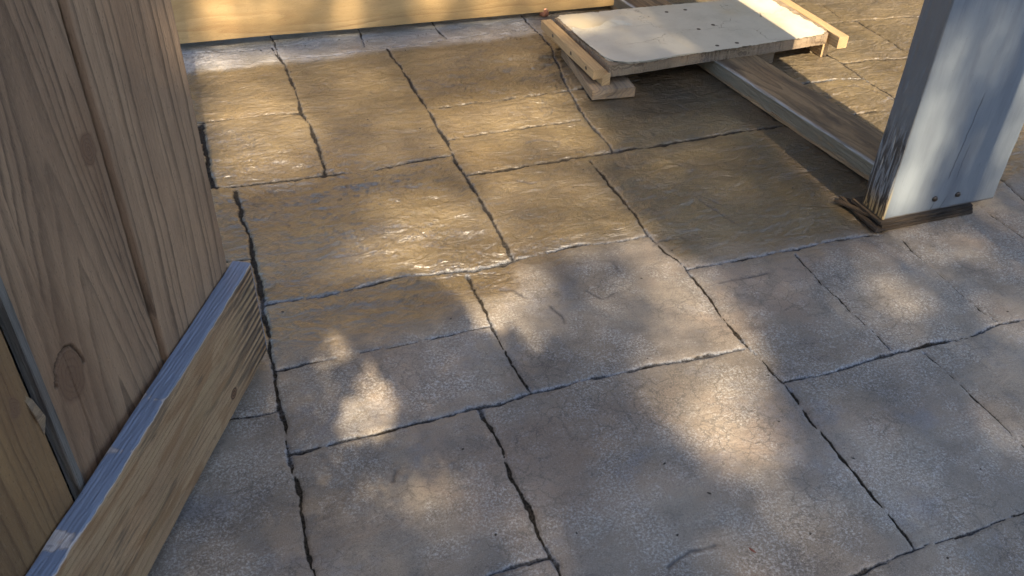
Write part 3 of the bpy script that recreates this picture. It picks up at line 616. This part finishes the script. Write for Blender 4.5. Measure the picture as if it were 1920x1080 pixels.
# crumpled plastic behind the gap
def tarp():
    nx, ny = 90, 160
    u, v = np.meshgrid(np.linspace(-.80, -.45, nx), np.linspace(.0, 1.3, ny)); u, v = u.ravel(), v.ravel()
    d = -.11 + fbm(u * 22, v * 22, 5, 4, .6) * .018 + fbm(u * 6, v * 4, 9, 2) * .02
    P = np.array(GA)[None] + u[:, None] * np.array(GD)[None] + d[:, None] * np.array(GN)[None] + v[:, None] * np.array([[0, 0, 1.]])
    me = grid_mesh(P, nx, ny); me.polygons.foreach_set("use_smooth", np.ones(len(me.polygons), dtype=bool))
    o = link_mesh('plastic_sheet', me, M_tarp)
    md = o.modifiers.new('t', 'SOLIDIFY'); md.thickness = .002
    tag(o, 'dark blue crumpled plastic sheet seen through the gap behind the gate', 'plastic sheet')
tarp()

# ------------------------------------------------------------------ fence at the back
fence = empty('timber_fence', (.9, 3.74, 0), 'golden pine fence with a wide horizontal bottom board at the back', 'fence')
FR = frame((0.052, 3.745, .165), (1, 0, 0), UP)
slab('bottom_board', M_fence, frame((-.50, 3.7425, .161), (1, -.018, -.011), UP), 2.33, .232, .045, fence, r=.003, n=30, warp=.004, seed=2)
x = -.45; k = 0
while x < 1.78:
    wd = .14
    if x + wd > 1.80: break
    slab('paling', M_fence, frame((x + wd / 2, 3.79, .06), UP, (1, 0, 0)), 1.95, wd, .02, fence, r=.002, n=6, seed=30 + k, sub=3); x += wd + .004; k += 1
slab('top_rail', M_fence, frame((-.45, 3.76, 1.80), (1, 0, 0), UP), 2.25, .09, .035, fence, n=6)
slab('end_post', M_grey_edge, frame((-.135, 3.86, 0), UP, (1, 0, 0)), 2.0, .07, .07, fence, r=.003, n=10)
slab('end_post', M_fence, frame((1.765, 3.825, 0), UP, (1, 0, 0)), 2.0, .08, .045, fence, r=.003, n=10)
f2 = empty('timber_fence', (4, 5.6, 0), 'further run of pine fence, unseen, added for reflections in the patio', 'fence')  # out-of-view run, put in for the wet slabs to mirror
x = 1.85; k = 0
while x < 7:
    slab('paling', M_fence, frame((x + .09, 5.6, .04), UP, (1, 0, 0)), 1.95, .176, .02, f2, r=.002, n=4, seed=60 + k, sub=2); x += .18; k += 1
lathe('copper_pipe_stub', [(.0, 0), (.022, .0), (.0235, .012), (.0235, .03), (.020, .039), (.010, .043), (.003, .044)], M_copper, frame((1.484, 3.705, .001), (1, 0, 0), (0, 1, 0)))
tag(bpy.data.objects['copper_pipe_stub'], 'small round copper pipe stub under the fence board', 'pipe stub')

# ------------------------------------------------------------------ low platform of paper-faced board on battens
plat = empty('wooden_platform', (1.9, 3.1, 0), 'low wooden platform with a peeling cream paper-faced top', 'platform')
def pq(pts): return [tuple(p) for p in pts]
core = [(1.402, 3.375), (1.406, 3.20), (1.418, 3.05), (1.425, 2.868), (1.55, 2.868), (1.80, 2.885), (2.10, 2.893), (2.30, 2.902), (2.425, 2.910), (2.442, 2.95), (2.438, 3.10), (2.445, 3.30), (2.43, 3.35), (2.2, 3.362), (1.75, 3.392), (1.46, 3.395)]
prism('core_board', core, .070, .1165, M_core, plat, jit=.0012)
def curl(x, y):
    a = max(0, 1.52 - x) / .12; b = max(0, 2.92 - y) / .05
    return .012 * math.exp(-(max(0, (3.225 + .1 * (x - 1.5)) - y) / .022)**2) * (1 if x < 1.63 else max(0, 1 - (x - 1.63) / .06)) + .003 + .007 * math.exp(-((x - 1.42)**2 + (y - 3.2)**2) / .01) + .0015 * math.sin(x * 9) * 0.5 + .003 * max(0, min(1, a)) * max(0, min(1, b))
under = [(1.412, 3.372), (1.418, 3.20), (1.428, 3.05), (1.437, 2.91), (1.50, 2.862), (1.56, 2.856), (1.64, 2.862), (1.714, 2.872), (1.80, 2.876), (2.02, 2.882), (2.15, 2.889), (2.252, 2.892), (2.33, 2.899), (2.395, 2.905), (2.420, 2.925), (2.424, 2.96), (2.418, 2.98), (2.425, 3.03), (2.412, 3.07), (2.419, 3.11), (2.405, 3.13), (2.415, 3.20), (2.402, 3.23), (2.408, 3.28), (2.398, 3.345), (2.2, 3.358), (1.9, 3.378), (1.70, 3.386), (1.615, 3.388), (1.600, 3.378), (1.585, 3.388), (1.43, 3.392)]
prism('paper_face', under, .1168, .1190, M_ven, plat, jit=.0016)
over = [(1.405, 3.205), (1.412, 3.12), (1.425, 3.0), (1.432, 2.93), (1.455, 2.885), (1.50, 2.860), (1.56, 2.853), (1.66, 2.862), (1.70, 2.868), (1.79, 2.874), (1.775, 3.00), (1.77, 3.12), (1.765, 3.23), (1.76, 3.285), (1.70, 3.30), (1.64, 3.285), (1.585, 3.245), (1.54, 3.212), (1.50, 3.200), (1.45, 3.197)]
prism('paper_layer', over, .1192, .1204, M_ven2, plat, curl=curl, jit=.0010)
lb = slab('end_batten', M_batten, frame((1.378, 2.858, .0915), (-.02, 1, 0), (-1, 0, 0)), .525, .046, .037, plat, r=.0025, n=14, seed=5)
rb = slab('end_batten', M_batten, frame((2.466, 2.858, .092), (0, 1, 0), (-1, 0, 0)), .56, .046, .050, plat, r=.0025, n=14, seed=6)
for yy in (2.925, 3.07, 3.255):
    lathe('screw', [(.0, 0), (.0045, 0), (.006, .001), (.006, .0018), (.002, .0012)], M_steel, frame((1.3546 - (yy - 2.858) * .02, yy, .093), (0, 1, 0), (0, 0, 1)), lb, 12) if False else \
    lathe('screw', [(.0075, -.002), (.0075, .0009), (.0045, .0016), (.0018, .0008)], M_steel, frame((1.3552 - (yy - 2.858) * .02, yy, .092), (0, 1, 0), None, (-1, 0, 0)), lb, 12)
slab('cleat', M_batten, frame((1.412, 2.862, .064), (-.02, 1, 0), (-1, 0, 0)), .50, .034, .046, plat, r=.002, n=12, seed=7)
slab('foot', M_batten, frame((2.449, 2.935, .036), (0, 1, 0), (-1, 0, 0)), .30, .030, .068, plat, r=.002, n=6, seed=9)
slab('foot', M_core, frame((2.155, 2.94, .036), (0, 1, 0), (-1, 0, 0)), .36, .10, .067, plat, r=.004, n=6, seed=10)
for (hx, hy) in ((1.885, 3.302), (1.975, 3.303), (1.924, 3.092), (2.005, 3.117), (1.912, 2.918), (2.002, 2.92)):
    lathe('screw_hole', [(.0085, 0), (.0080, .0003), (.004, .0005)], M_hole, frame((hx, hy, .1191), (1, 0, 0), (0, 1, 0)), plat, 14)
bl = slab('wood_block', M_block, frame((1.432, 2.826, .0205), (.10, 1, 0), (-1, .05, 0)), .42, .172, .039, None, r=.003, n=12, seed=12, ragged=.003)
tag(bl, 'flat offcut of stained wood wedged under the left end of the platform', 'wood block')

# ------------------------------------------------------------------ long timber running to the post
tm = slab('timber_beam', M_timber, frame((2.085, 1.90, .0365), (-.0985, 1, 0), (-.995, -.098, 0)), 2.4, .188, .066, None, r=.004, n=90, jit=.0016, warp=.004, seed=17, sub=10)
tm.matrix_world = frame((2.088, 1.90, .0365), (-.0985, 1, 0), None, (0, 0, 1)) ; 
tag(tm, 'long brown timber with a pale painted edge lying from the post to under the platform', 'timber')
sp = slab('splinter', M_timber, frame((1.925, 2.52, .016), (.14, -1, -.01), None, (0, 0, 1)), .34, .004, .012, tm, r=.001, n=14, jit=.001, warp=.006, seed=19, sub=1)

# ------------------------------------------------------------------ painted post on packers
pst = slab('painted_post', M_post, frame((2.0485, 1.812, .035), UP, (1, 0, 0), None), 2.7, .425, .100, None, r=.004, n=80, jit=.0011, warp=.006, seed=23, sub=10)
tag(pst, 'wide grey-blue painted post with scuffed base and two bolts at the right', 'post')
for (bx, bz) in ((2.017, .078), (2.104, .078)):
    lathe('bolt', [(.0095, -.006), (.0095, .001), (.007, .0045), (.002, .0050)], M_steel, frame((bx, 1.7615, bz), (1, 0, 0), None, (0, -1, 0)), pst, 8)
pk = empty('plywood_packer', (2.0, 1.82, 0), 'stack of blackened plywood packers under the painted post', 'packer')
for i, (dx, z, ln) in enumerate(((.0, .0065, .345), (.004, .0175, .338), (-.003, .0285, .342))):
    slab('ply_sheet', M_ply, frame((1.832 + dx, 1.826, z), (1, .022 * 0, 0), (0, 1, 0)), ln, .155 - i * .004, .0098, pk, r=.002, n=26, jit=.0016, seed=40 + i, ragged=.003)
of = slab('rotten_offcut', M_ply, frame((1.826, 1.745, .010), (.05, 1, .0), (-1, 0, .2)), .195, .036, .009, None, r=.003, n=20, jit=.003, ragged=.01, warp=.004, seed=47)
tag(of, 'blackened strip of rotten wood jutting out left of the post foot', 'offcut')
sv = slab('split_sliver', M_ply, frame((1.80, 1.93, .012), (.30, -1, .10), None, (0, 0, 1)), .13, .016, .006, None, r=.001, n=14, jit=.002, ragged=.01, seed=48)
tag(sv, 'thin dark split sliver of wood leaning behind the post foot', 'sliver')

# small loose bits
def bit(name, x, y, z, L, W, T, ang, mat, label, cat, group=None, seed=0):
    me = bpy.data.meshes.new(name); bm = bmesh.new(); bmesh.ops.create_icosphere(bm, subdivisions=2, radius=1)
    R = random.Random(seed)
    for v in bm.verts:
        s = 1 + R.uniform(-.25, .25); v.co = Vector((v.co.x * L / 2 * s, v.co.y * W / 2 * s + (v.co.x**2) * L * .06, v.co.z * T / 2 * s))
    bm.to_mesh(me); bm.free()
    o = link_mesh(name, me, mat, None, Matrix.Translation((x, y, z)) @ Matrix.Rotation(ang, 4, 'Z')); tag(o, label, cat, group); return o
bit('leaf_scrap',0.849,0.868,0.0000,0.016,0.0045,0.002,-1.1,M_red,'thin red-brown leaf scrap on the pale slab at the bottom','leaf scrap',None,0)
bit('wood_chip',2.038,2.049,0.0710,0.022,0.006,0.004,0.5,M_chip,'pale wood chip on the brown timber beside the post','wood chip',None,0)
bit('soil_crumb',0.477,1.750,0.0005,0.006,0.004,0.003,0.7138938812756741,M_crumb,'tiny dark soil crumb lying on the patio slabs','crumb','soil crumbs on the patio',0)
bit('soil_crumb',0.061,3.111,0.0005,0.006,0.004,0.003,1.6326876758878557,M_crumb,'tiny dark soil crumb lying on the patio slabs','crumb','soil crumbs on the patio',1)
bit('soil_crumb',1.339,3.316,0.0005,0.006,0.004,0.003,1.1098654996442376,M_crumb,'tiny dark soil crumb lying on the patio slabs','crumb','soil crumbs on the patio',2)
bit('soil_crumb',1.384,3.326,0.0005,0.006,0.004,0.003,1.8117601157885834,M_crumb,'tiny dark soil crumb lying on the patio slabs','crumb','soil crumbs on the patio',3)
bit('soil_crumb',1.037,2.267,0.0005,0.006,0.004,0.003,1.877160912324162,M_crumb,'tiny dark soil crumb lying on the patio slabs','crumb','soil crumbs on the patio',4)
bit('soil_crumb',0.376,1.306,0.0005,0.006,0.004,0.003,0.19658657771943933,M_crumb,'tiny dark soil crumb lying on the patio slabs','crumb','soil crumbs on the patio',5)
bit('soil_crumb',0.668,2.803,0.0005,0.006,0.004,0.003,0.03950397466462241,M_crumb,'tiny dark soil crumb lying on the patio slabs','crumb','soil crumbs on the patio',6)
bit('soil_crumb',0.666,2.661,0.0005,0.006,0.004,0.003,2.51240724628938,M_crumb,'tiny dark soil crumb lying on the patio slabs','crumb','soil crumbs on the patio',7)
bit('soil_crumb',1.444,0.894,0.0005,0.006,0.004,0.003,0.7780620429840229,M_crumb,'tiny dark soil crumb lying on the patio slabs','crumb','soil crumbs on the patio',8)
bit('soil_crumb',0.984,0.865,0.0005,0.006,0.004,0.003,0.7029928831400891,M_crumb,'tiny dark soil crumb lying on the patio slabs','crumb','soil crumbs on the patio',9)
bit('soil_crumb',1.213,0.728,0.0005,0.006,0.004,0.003,2.986934506531388,M_crumb,'tiny dark soil crumb lying on the patio slabs','crumb','soil crumbs on the patio',10)
bit('soil_crumb',0.530,1.017,0.0005,0.006,0.004,0.003,1.4107905225673438,M_crumb,'tiny dark soil crumb lying on the patio slabs','crumb','soil crumbs on the patio',11)
bit('soil_crumb',1.097,1.160,0.0005,0.006,0.004,0.003,2.509384353823166,M_crumb,'tiny dark soil crumb lying on the patio slabs','crumb','soil crumbs on the patio',12)

bit('soil_crumb',1.338,3.416,0.0010,0.008,.004,.003,1.12,M_crumb,'tiny dark soil crumb lying on the patio slabs','crumb','soil crumbs on the patio',20)
bit('soil_crumb',1.337,3.369,0.0010,0.006,.004,.003,2.60,M_crumb,'tiny dark soil crumb lying on the patio slabs','crumb','soil crumbs on the patio',21)
bit('soil_crumb',1.296,3.334,0.0010,0.005,.004,.003,1.51,M_crumb,'tiny dark soil crumb lying on the patio slabs','crumb','soil crumbs on the patio',22)
bit('soil_crumb',1.328,3.233,0.0010,0.010,.004,.003,0.24,M_crumb,'tiny dark soil crumb lying on the patio slabs','crumb','soil crumbs on the patio',23)
bit('soil_crumb',1.271,3.365,0.0010,0.008,.004,.003,1.85,M_crumb,'tiny dark soil crumb lying on the patio slabs','crumb','soil crumbs on the patio',24)
bit('soil_crumb',1.370,3.244,0.0010,0.005,.004,.003,1.14,M_crumb,'tiny dark soil crumb lying on the patio slabs','crumb','soil crumbs on the patio',25)
bit('soil_crumb',1.202,3.338,0.0010,0.009,.004,.003,1.36,M_crumb,'tiny dark soil crumb lying on the patio slabs','crumb','soil crumbs on the patio',26)
bit('soil_crumb',1.179,1.854,0.0010,0.009,.004,.003,0.47,M_crumb,'tiny dark soil crumb lying on the patio slabs','crumb','soil crumbs on the patio',27)
bit('soil_crumb',0.785,3.489,0.0010,0.006,.004,.003,0.33,M_crumb,'tiny dark soil crumb lying on the patio slabs','crumb','soil crumbs on the patio',28)
bit('soil_crumb',0.064,1.912,0.0010,0.008,.004,.003,2.77,M_crumb,'tiny dark soil crumb lying on the patio slabs','crumb','soil crumbs on the patio',29)
bit('soil_crumb',0.838,1.023,0.0010,0.009,.004,.003,2.32,M_crumb,'tiny dark soil crumb lying on the patio slabs','crumb','soil crumbs on the patio',30)
bit('soil_crumb',1.193,1.009,0.0010,0.007,.004,.003,2.24,M_crumb,'tiny dark soil crumb lying on the patio slabs','crumb','soil crumbs on the patio',31)
bit('soil_crumb',0.373,1.065,0.0010,0.006,.004,.003,0.87,M_crumb,'tiny dark soil crumb lying on the patio slabs','crumb','soil crumbs on the patio',32)
bit('soil_crumb',0.506,2.921,0.0010,0.009,.004,.003,2.18,M_crumb,'tiny dark soil crumb lying on the patio slabs','crumb','soil crumbs on the patio',33)
bit('soil_crumb',0.301,3.411,0.0010,0.008,.004,.003,0.26,M_crumb,'tiny dark soil crumb lying on the patio slabs','crumb','soil crumbs on the patio',34)
bit('soil_crumb',0.723,0.948,0.0010,0.007,.004,.003,0.63,M_crumb,'tiny dark soil crumb lying on the patio slabs','crumb','soil crumbs on the patio',35)
bit('soil_crumb',0.948,3.683,0.0010,0.007,0.005,.003,1.18,M_crumb,'tiny dark soil crumb lying on the patio slabs','crumb','soil crumbs on the patio',60)
bit('soil_crumb',1.829,2.196,0.0010,0.005,0.004,.003,0.78,M_crumb,'tiny dark soil crumb lying on the patio slabs','crumb','soil crumbs on the patio',61)
bit('soil_crumb',1.185,3.024,0.0010,0.005,0.004,.003,0.93,M_crumb,'tiny dark soil crumb lying on the patio slabs','crumb','soil crumbs on the patio',62)
bit('soil_crumb',1.160,1.303,0.0010,0.004,0.004,.003,1.63,M_crumb,'tiny dark soil crumb lying on the patio slabs','crumb','soil crumbs on the patio',63)
bit('soil_crumb',0.544,3.679,0.0010,0.009,0.004,.003,0.30,M_crumb,'tiny dark soil crumb lying on the patio slabs','crumb','soil crumbs on the patio',64)
bit('soil_crumb',1.773,2.592,0.0010,0.006,0.005,.003,0.90,M_crumb,'tiny dark soil crumb lying on the patio slabs','crumb','soil crumbs on the patio',65)
bit('soil_crumb',1.338,3.392,0.0010,0.009,0.006,.003,0.70,M_crumb,'tiny dark soil crumb lying on the patio slabs','crumb','soil crumbs on the patio',66)
bit('soil_crumb',1.113,2.363,0.0010,0.009,0.004,.003,0.42,M_crumb,'tiny dark soil crumb lying on the patio slabs','crumb','soil crumbs on the patio',67)
bit('soil_crumb',0.877,3.628,0.0010,0.008,0.003,.003,1.36,M_crumb,'tiny dark soil crumb lying on the patio slabs','crumb','soil crumbs on the patio',68)
bit('soil_crumb',1.721,2.052,0.0010,0.007,0.005,.003,1.11,M_crumb,'tiny dark soil crumb lying on the patio slabs','crumb','soil crumbs on the patio',69)
bit('soil_crumb',1.333,3.413,0.0010,0.009,0.004,.003,0.08,M_crumb,'tiny dark soil crumb lying on the patio slabs','crumb','soil crumbs on the patio',70)
bit('soil_crumb',0.784,1.127,0.0010,0.008,0.004,.003,0.39,M_crumb,'tiny dark soil crumb lying on the patio slabs','crumb','soil crumbs on the patio',71)
bit('soil_crumb',0.397,3.652,0.0010,0.008,0.004,.003,0.90,M_crumb,'tiny dark soil crumb lying on the patio slabs','crumb','soil crumbs on the patio',72)
bit('soil_crumb',1.762,1.989,0.0010,0.005,0.005,.003,2.26,M_crumb,'tiny dark soil crumb lying on the patio slabs','crumb','soil crumbs on the patio',73)
bit('soil_crumb',1.126,2.893,0.0010,0.007,0.005,.003,0.05,M_crumb,'tiny dark soil crumb lying on the patio slabs','crumb','soil crumbs on the patio',74)
bit('soil_crumb',0.902,1.450,0.0010,0.005,0.004,.003,0.86,M_crumb,'tiny dark soil crumb lying on the patio slabs','crumb','soil crumbs on the patio',75)
bit('soil_crumb',0.654,3.629,0.0010,0.008,0.006,.003,2.05,M_crumb,'tiny dark soil crumb lying on the patio slabs','crumb','soil crumbs on the patio',76)
bit('soil_crumb',1.634,2.501,0.0010,0.008,0.003,.003,1.15,M_crumb,'tiny dark soil crumb lying on the patio slabs','crumb','soil crumbs on the patio',77)
bit('soil_crumb',1.270,3.468,0.0010,0.010,0.005,.003,1.77,M_crumb,'tiny dark soil crumb lying on the patio slabs','crumb','soil crumbs on the patio',78)
bit('soil_crumb',1.919,1.321,0.0010,0.007,0.003,.003,2.32,M_crumb,'tiny dark soil crumb lying on the patio slabs','crumb','soil crumbs on the patio',79)
bit('soil_crumb',0.915,3.637,0.0010,0.005,0.005,.003,2.26,M_crumb,'tiny dark soil crumb lying on the patio slabs','crumb','soil crumbs on the patio',80)
bit('soil_crumb',1.649,2.225,0.0010,0.007,0.004,.003,2.65,M_crumb,'tiny dark soil crumb lying on the patio slabs','crumb','soil crumbs on the patio',81)
bit('soil_crumb',1.289,3.471,0.0010,0.008,0.005,.003,0.86,M_crumb,'tiny dark soil crumb lying on the patio slabs','crumb','soil crumbs on the patio',82)
bit('soil_crumb',1.034,1.758,0.0010,0.007,0.003,.003,2.55,M_crumb,'tiny dark soil crumb lying on the patio slabs','crumb','soil crumbs on the patio',83)
bit('soil_crumb',0.216,3.657,0.0010,0.010,0.005,.003,2.61,M_crumb,'tiny dark soil crumb lying on the patio slabs','crumb','soil crumbs on the patio',84)
bit('soil_crumb',1.675,2.347,0.0010,0.006,0.004,.003,1.11,M_crumb,'tiny dark soil crumb lying on the patio slabs','crumb','soil crumbs on the patio',85)
# ------------------------------------------------------------------ tree behind the camera, crown thinned to shape the dappled shade
def poly_sd(u, v, P):
    P = np.array(P); n = len(P); d = np.full(u.shape, 1e9); inside = np.zeros(u.shape, bool)
    for i in range(n):
        a, b = P[i], P[(i + 1) % n]; e = b - a; wu, wv = u - a[0], v - a[1]
        t = np.clip((wu * e[0] + wv * e[1]) / (e @ e + 1e-12), 0, 1)
        d = np.minimum(d, np.hypot(wu - e[0] * t, wv - e[1] * t))
        c = ((a[1] > v) != (b[1] > v)) & (u < (b[0] - a[0]) * (v - a[1]) / (b[1] - a[1] + 1e-12) + a[0])
        inside ^= c
    return np.where(inside, d, -d)
def leaves(u, v, s, size, R):
    n = len(u)
    C_ = np.column_stack([u, v * SE + s * CE, v * CE - s * SE])
    a = R.normal(size=(n, 3)); a /= np.linalg.norm(a, axis=1)[:, None]
    sd = np.array([0, CE, -SE]); nrm = sd[None] * R.uniform(.5, 1.2, n)[:, None] + R.normal(size=(n, 3)) * .45
    nrm /= np.linalg.norm(nrm, axis=1)[:, None]
    a -= nrm * (a * nrm).sum(1)[:, None]; a /= np.linalg.norm(a, axis=1)[:, None]; b = np.cross(nrm, a)
    L = size[:, None]; Wd = L * .36
    V = np.stack([C_ - a * L, C_ + b * Wd - a * L * .1 + nrm * Wd * .2, C_ + a * L, C_ - b * Wd - a * L * .1 + nrm * Wd * .2], 1).reshape(-1, 3)
    return V
def leaf_mesh(V):
    n = len(V) // 4; me = bpy.data.meshes.new('leaves'); me.vertices.add(n * 4); me.vertices.foreach_set('co', V.astype(np.float32).ravel())
    me.loops.add(n * 4); me.loops.foreach_set('vertex_index', np.arange(n * 4, dtype=np.int32)); me.polygons.add(n)
    me.polygons.foreach_set('loop_start', np.arange(0, n * 4, 4, dtype=np.int32)); me.polygons.foreach_set('loop_total', np.full(n, 4, dtype=np.int32))
    me.update(calc_edges=True); return me
R = np.random.default_rng(77)
def far_T(u, v):
    T = np.full(u.shape, TBASE) * np.clip(1 + 2.6 * fbm(u * 2.3, v * 2.3, 7, 3), .1, 3.0)
    for P, t, gr_ in FAR:
        sd = poly_sd(u, v, P) + gr_; T = np.maximum(T, t * sstep(-.04, .03, sd))
    dark = (u < -.035) & (v < 2.75); T[dark] = .004
    return np.clip(T, .002, 1)
TBASE = .014
tree = empty('shade_tree', (1.2, -9.5, 0), 'leafy shade tree standing behind the camera', 'tree')
N_ = 190000
u = R.uniform(-3.5, 6.0, N_); v = R.uniform(-.8, 5.6, N_); T = far_T(u, v); 
LAM = -np.log(T); area = .054**2 * .36 * 2 * .62 * 1.35; dens = N_ / (9.5 * 6.4)
pkeep = np.clip(LAM / (dens * area), 0, 1); k = R.random(N_) < pkeep
u, v = u[k], v[k]; s = R.uniform(-15.5, -11.5, len(u)); size = R.uniform(.045, .063, len(u))
link_mesh('crown', leaf_mesh(leaves(u, v, s, size, R)), M_leaf, tree)
def branch(name, pts, rad, parent):
    me = bpy.data.meshes.new(name); V = []; F = []; n = 10
    for i, p in enumerate(pts):
        d = (Vector(pts[min(i + 1, len(pts) - 1)]) - Vector(pts[max(i - 1, 0)])).normalized()
        a = d.orthogonal().normalized(); b = d.cross(a)
        for q in range(n):
            an = 2 * math.pi * q / n; c = Vector(p) + (a * math.cos(an) + b * math.sin(an)) * rad[i]; V.append(c[:])
    for i in range(len(pts) - 1):
        for q in range(n): F.append((i * n + q, i * n + (q + 1) % n, (i + 1) * n + (q + 1) % n, (i + 1) * n + q))
    me.from_pydata(V, [], F); me.update(); return link_mesh(name, me, M_bark, parent)
branch('trunk', [(-3.2, -9.8, 0), (-3.1, -9.7, 2), (-3.3, -9.9, 4), (-3.2, -9.8, 6.5)], [.3, .24, .2, .15], tree)
branch('limb', [(-3.2, -9.8, 5.8), (-2.8, -9.4, 7.6), (-2.7, -8.8, 9.5)], [.14, .1, .05], tree)
# house wall behind the photographer, unseen, added to block low sky
house = empty('house', (2, -3.4, 0), 'house wall behind the camera, unseen, added to block low sky', 'house')
M_wall = simple('house_render', (.30, .26, .20), (.26, .22, .17), 5, .9)
slab('wall', M_wall, frame((-5, -3.4, 1.35), (1, 0, 0), UP), 14, 2.7, .2, house, n=4, sub=2)
roof = empty('sky_block_roof', (2.05, 1.8, 0), 'timber roof added out of view to block sky above the post', 'roof')  # unseen roof, added to cut sky light around post and platform
for k in range(6):
    slab('rafter', M_grey_edge, frame((1.35 + k * .62, 1.72, 2.80), (0, 1, 0), (1, 0, 0)), 2.6, .045, .14, roof, n=4, sub=2)
slab('roof_sheet', M_grey_edge, frame((1.2, 3.0, 2.885), (1, 0, 0), (0, 1, 0)), 4.2, 2.7, .025, roof, n=4, sub=2)
slab('beam', M_grey_edge, frame((1.2, 1.80, 2.765 + .0), (1, 0, 0), (0, 1, 0)), 4.2, .09, .06, roof, n=4, sub=2)
hedge = empty('hedge', (2, 6.6, 0), 'dense hedge added unseen behind the pine fence to block sky', 'hedge')  # unseen hedge, added to cut sky light and blue sheen on the slabs
nh = 42000
hx = R.uniform(-4, 12, nh); hz = R.uniform(0, 1, nh)**.85 * 7.5; hy = R.uniform(6.1, 7.4, nh) + hz * .06
hc = np.column_stack([hx, hy, hz + .4 * perlin(hx * 1.3, hy, 3)])
nn_ = R.normal(size=(nh, 3)); nn_ /= np.linalg.norm(nn_, axis=1)[:, None]; aa = np.cross(nn_, R.normal(size=(nh, 3))); aa /= np.linalg.norm(aa, axis=1)[:, None]; bb = np.cross(nn_, aa)
link_mesh('foliage', leaf_mesh(np.stack([hc - aa * .16, hc + bb * .085, hc + aa * .16, hc - bb * .085], 1).reshape(-1, 3)), M_hedge, hedge)
# added bush branch, out of view, shaped to cut sharp-edged sun patches
bush = empty('sun_patch_branch', (-1.6, -1.2, 0), 'leafy bush added out of view to cut sharp sun patches', 'bush')
N2 = 30000
u = R.uniform(-.25, .86, N2); v = R.uniform(.80, 1.42, N2)
Tn = np.full(u.shape, .02)
for P, wt in zip(NEAR, (1, .6, .72)): Tn = np.maximum(Tn, wt * sstep(-.012, -.002, poly_sd(u, v, P)))
edge = sstep(.0, .05, .74 - u) * sstep(.0, .08, v - .80) * sstep(.0, .06, 1.36 - v)
Tn = 1 - (1 - Tn) * edge
LAM = -np.log(np.clip(Tn, .01, 1)); area = .016**2 * .72 * .62 * 1.3; dens = N2 / (1.11 * .62)
k = R.random(N2) < np.clip(LAM / (dens * area), 0, 1); u, v = u[k], v[k]
link_mesh('foliage', leaf_mesh(leaves(u, v, R.uniform(-3.3, -2.7, len(u)), R.uniform(.013, .019, len(u)), R)), M_leaf, bush)
branch('stem', [(-1.6, -1.2, 0), (-1.5, -1.3, 1.2), (-1.0, -1.5, 2.3), (-.4, -1.55, 2.75)], [.03, .025, .02, .01], bush)
pp_ = slab('slim_post', M_post, frame((2.155, -.62, 0), UP, (1, 0, 0)), 2.9, .062, .06, None, n=6)
tag(pp_, 'slim painted post standing out of frame beside the patio', 'post')
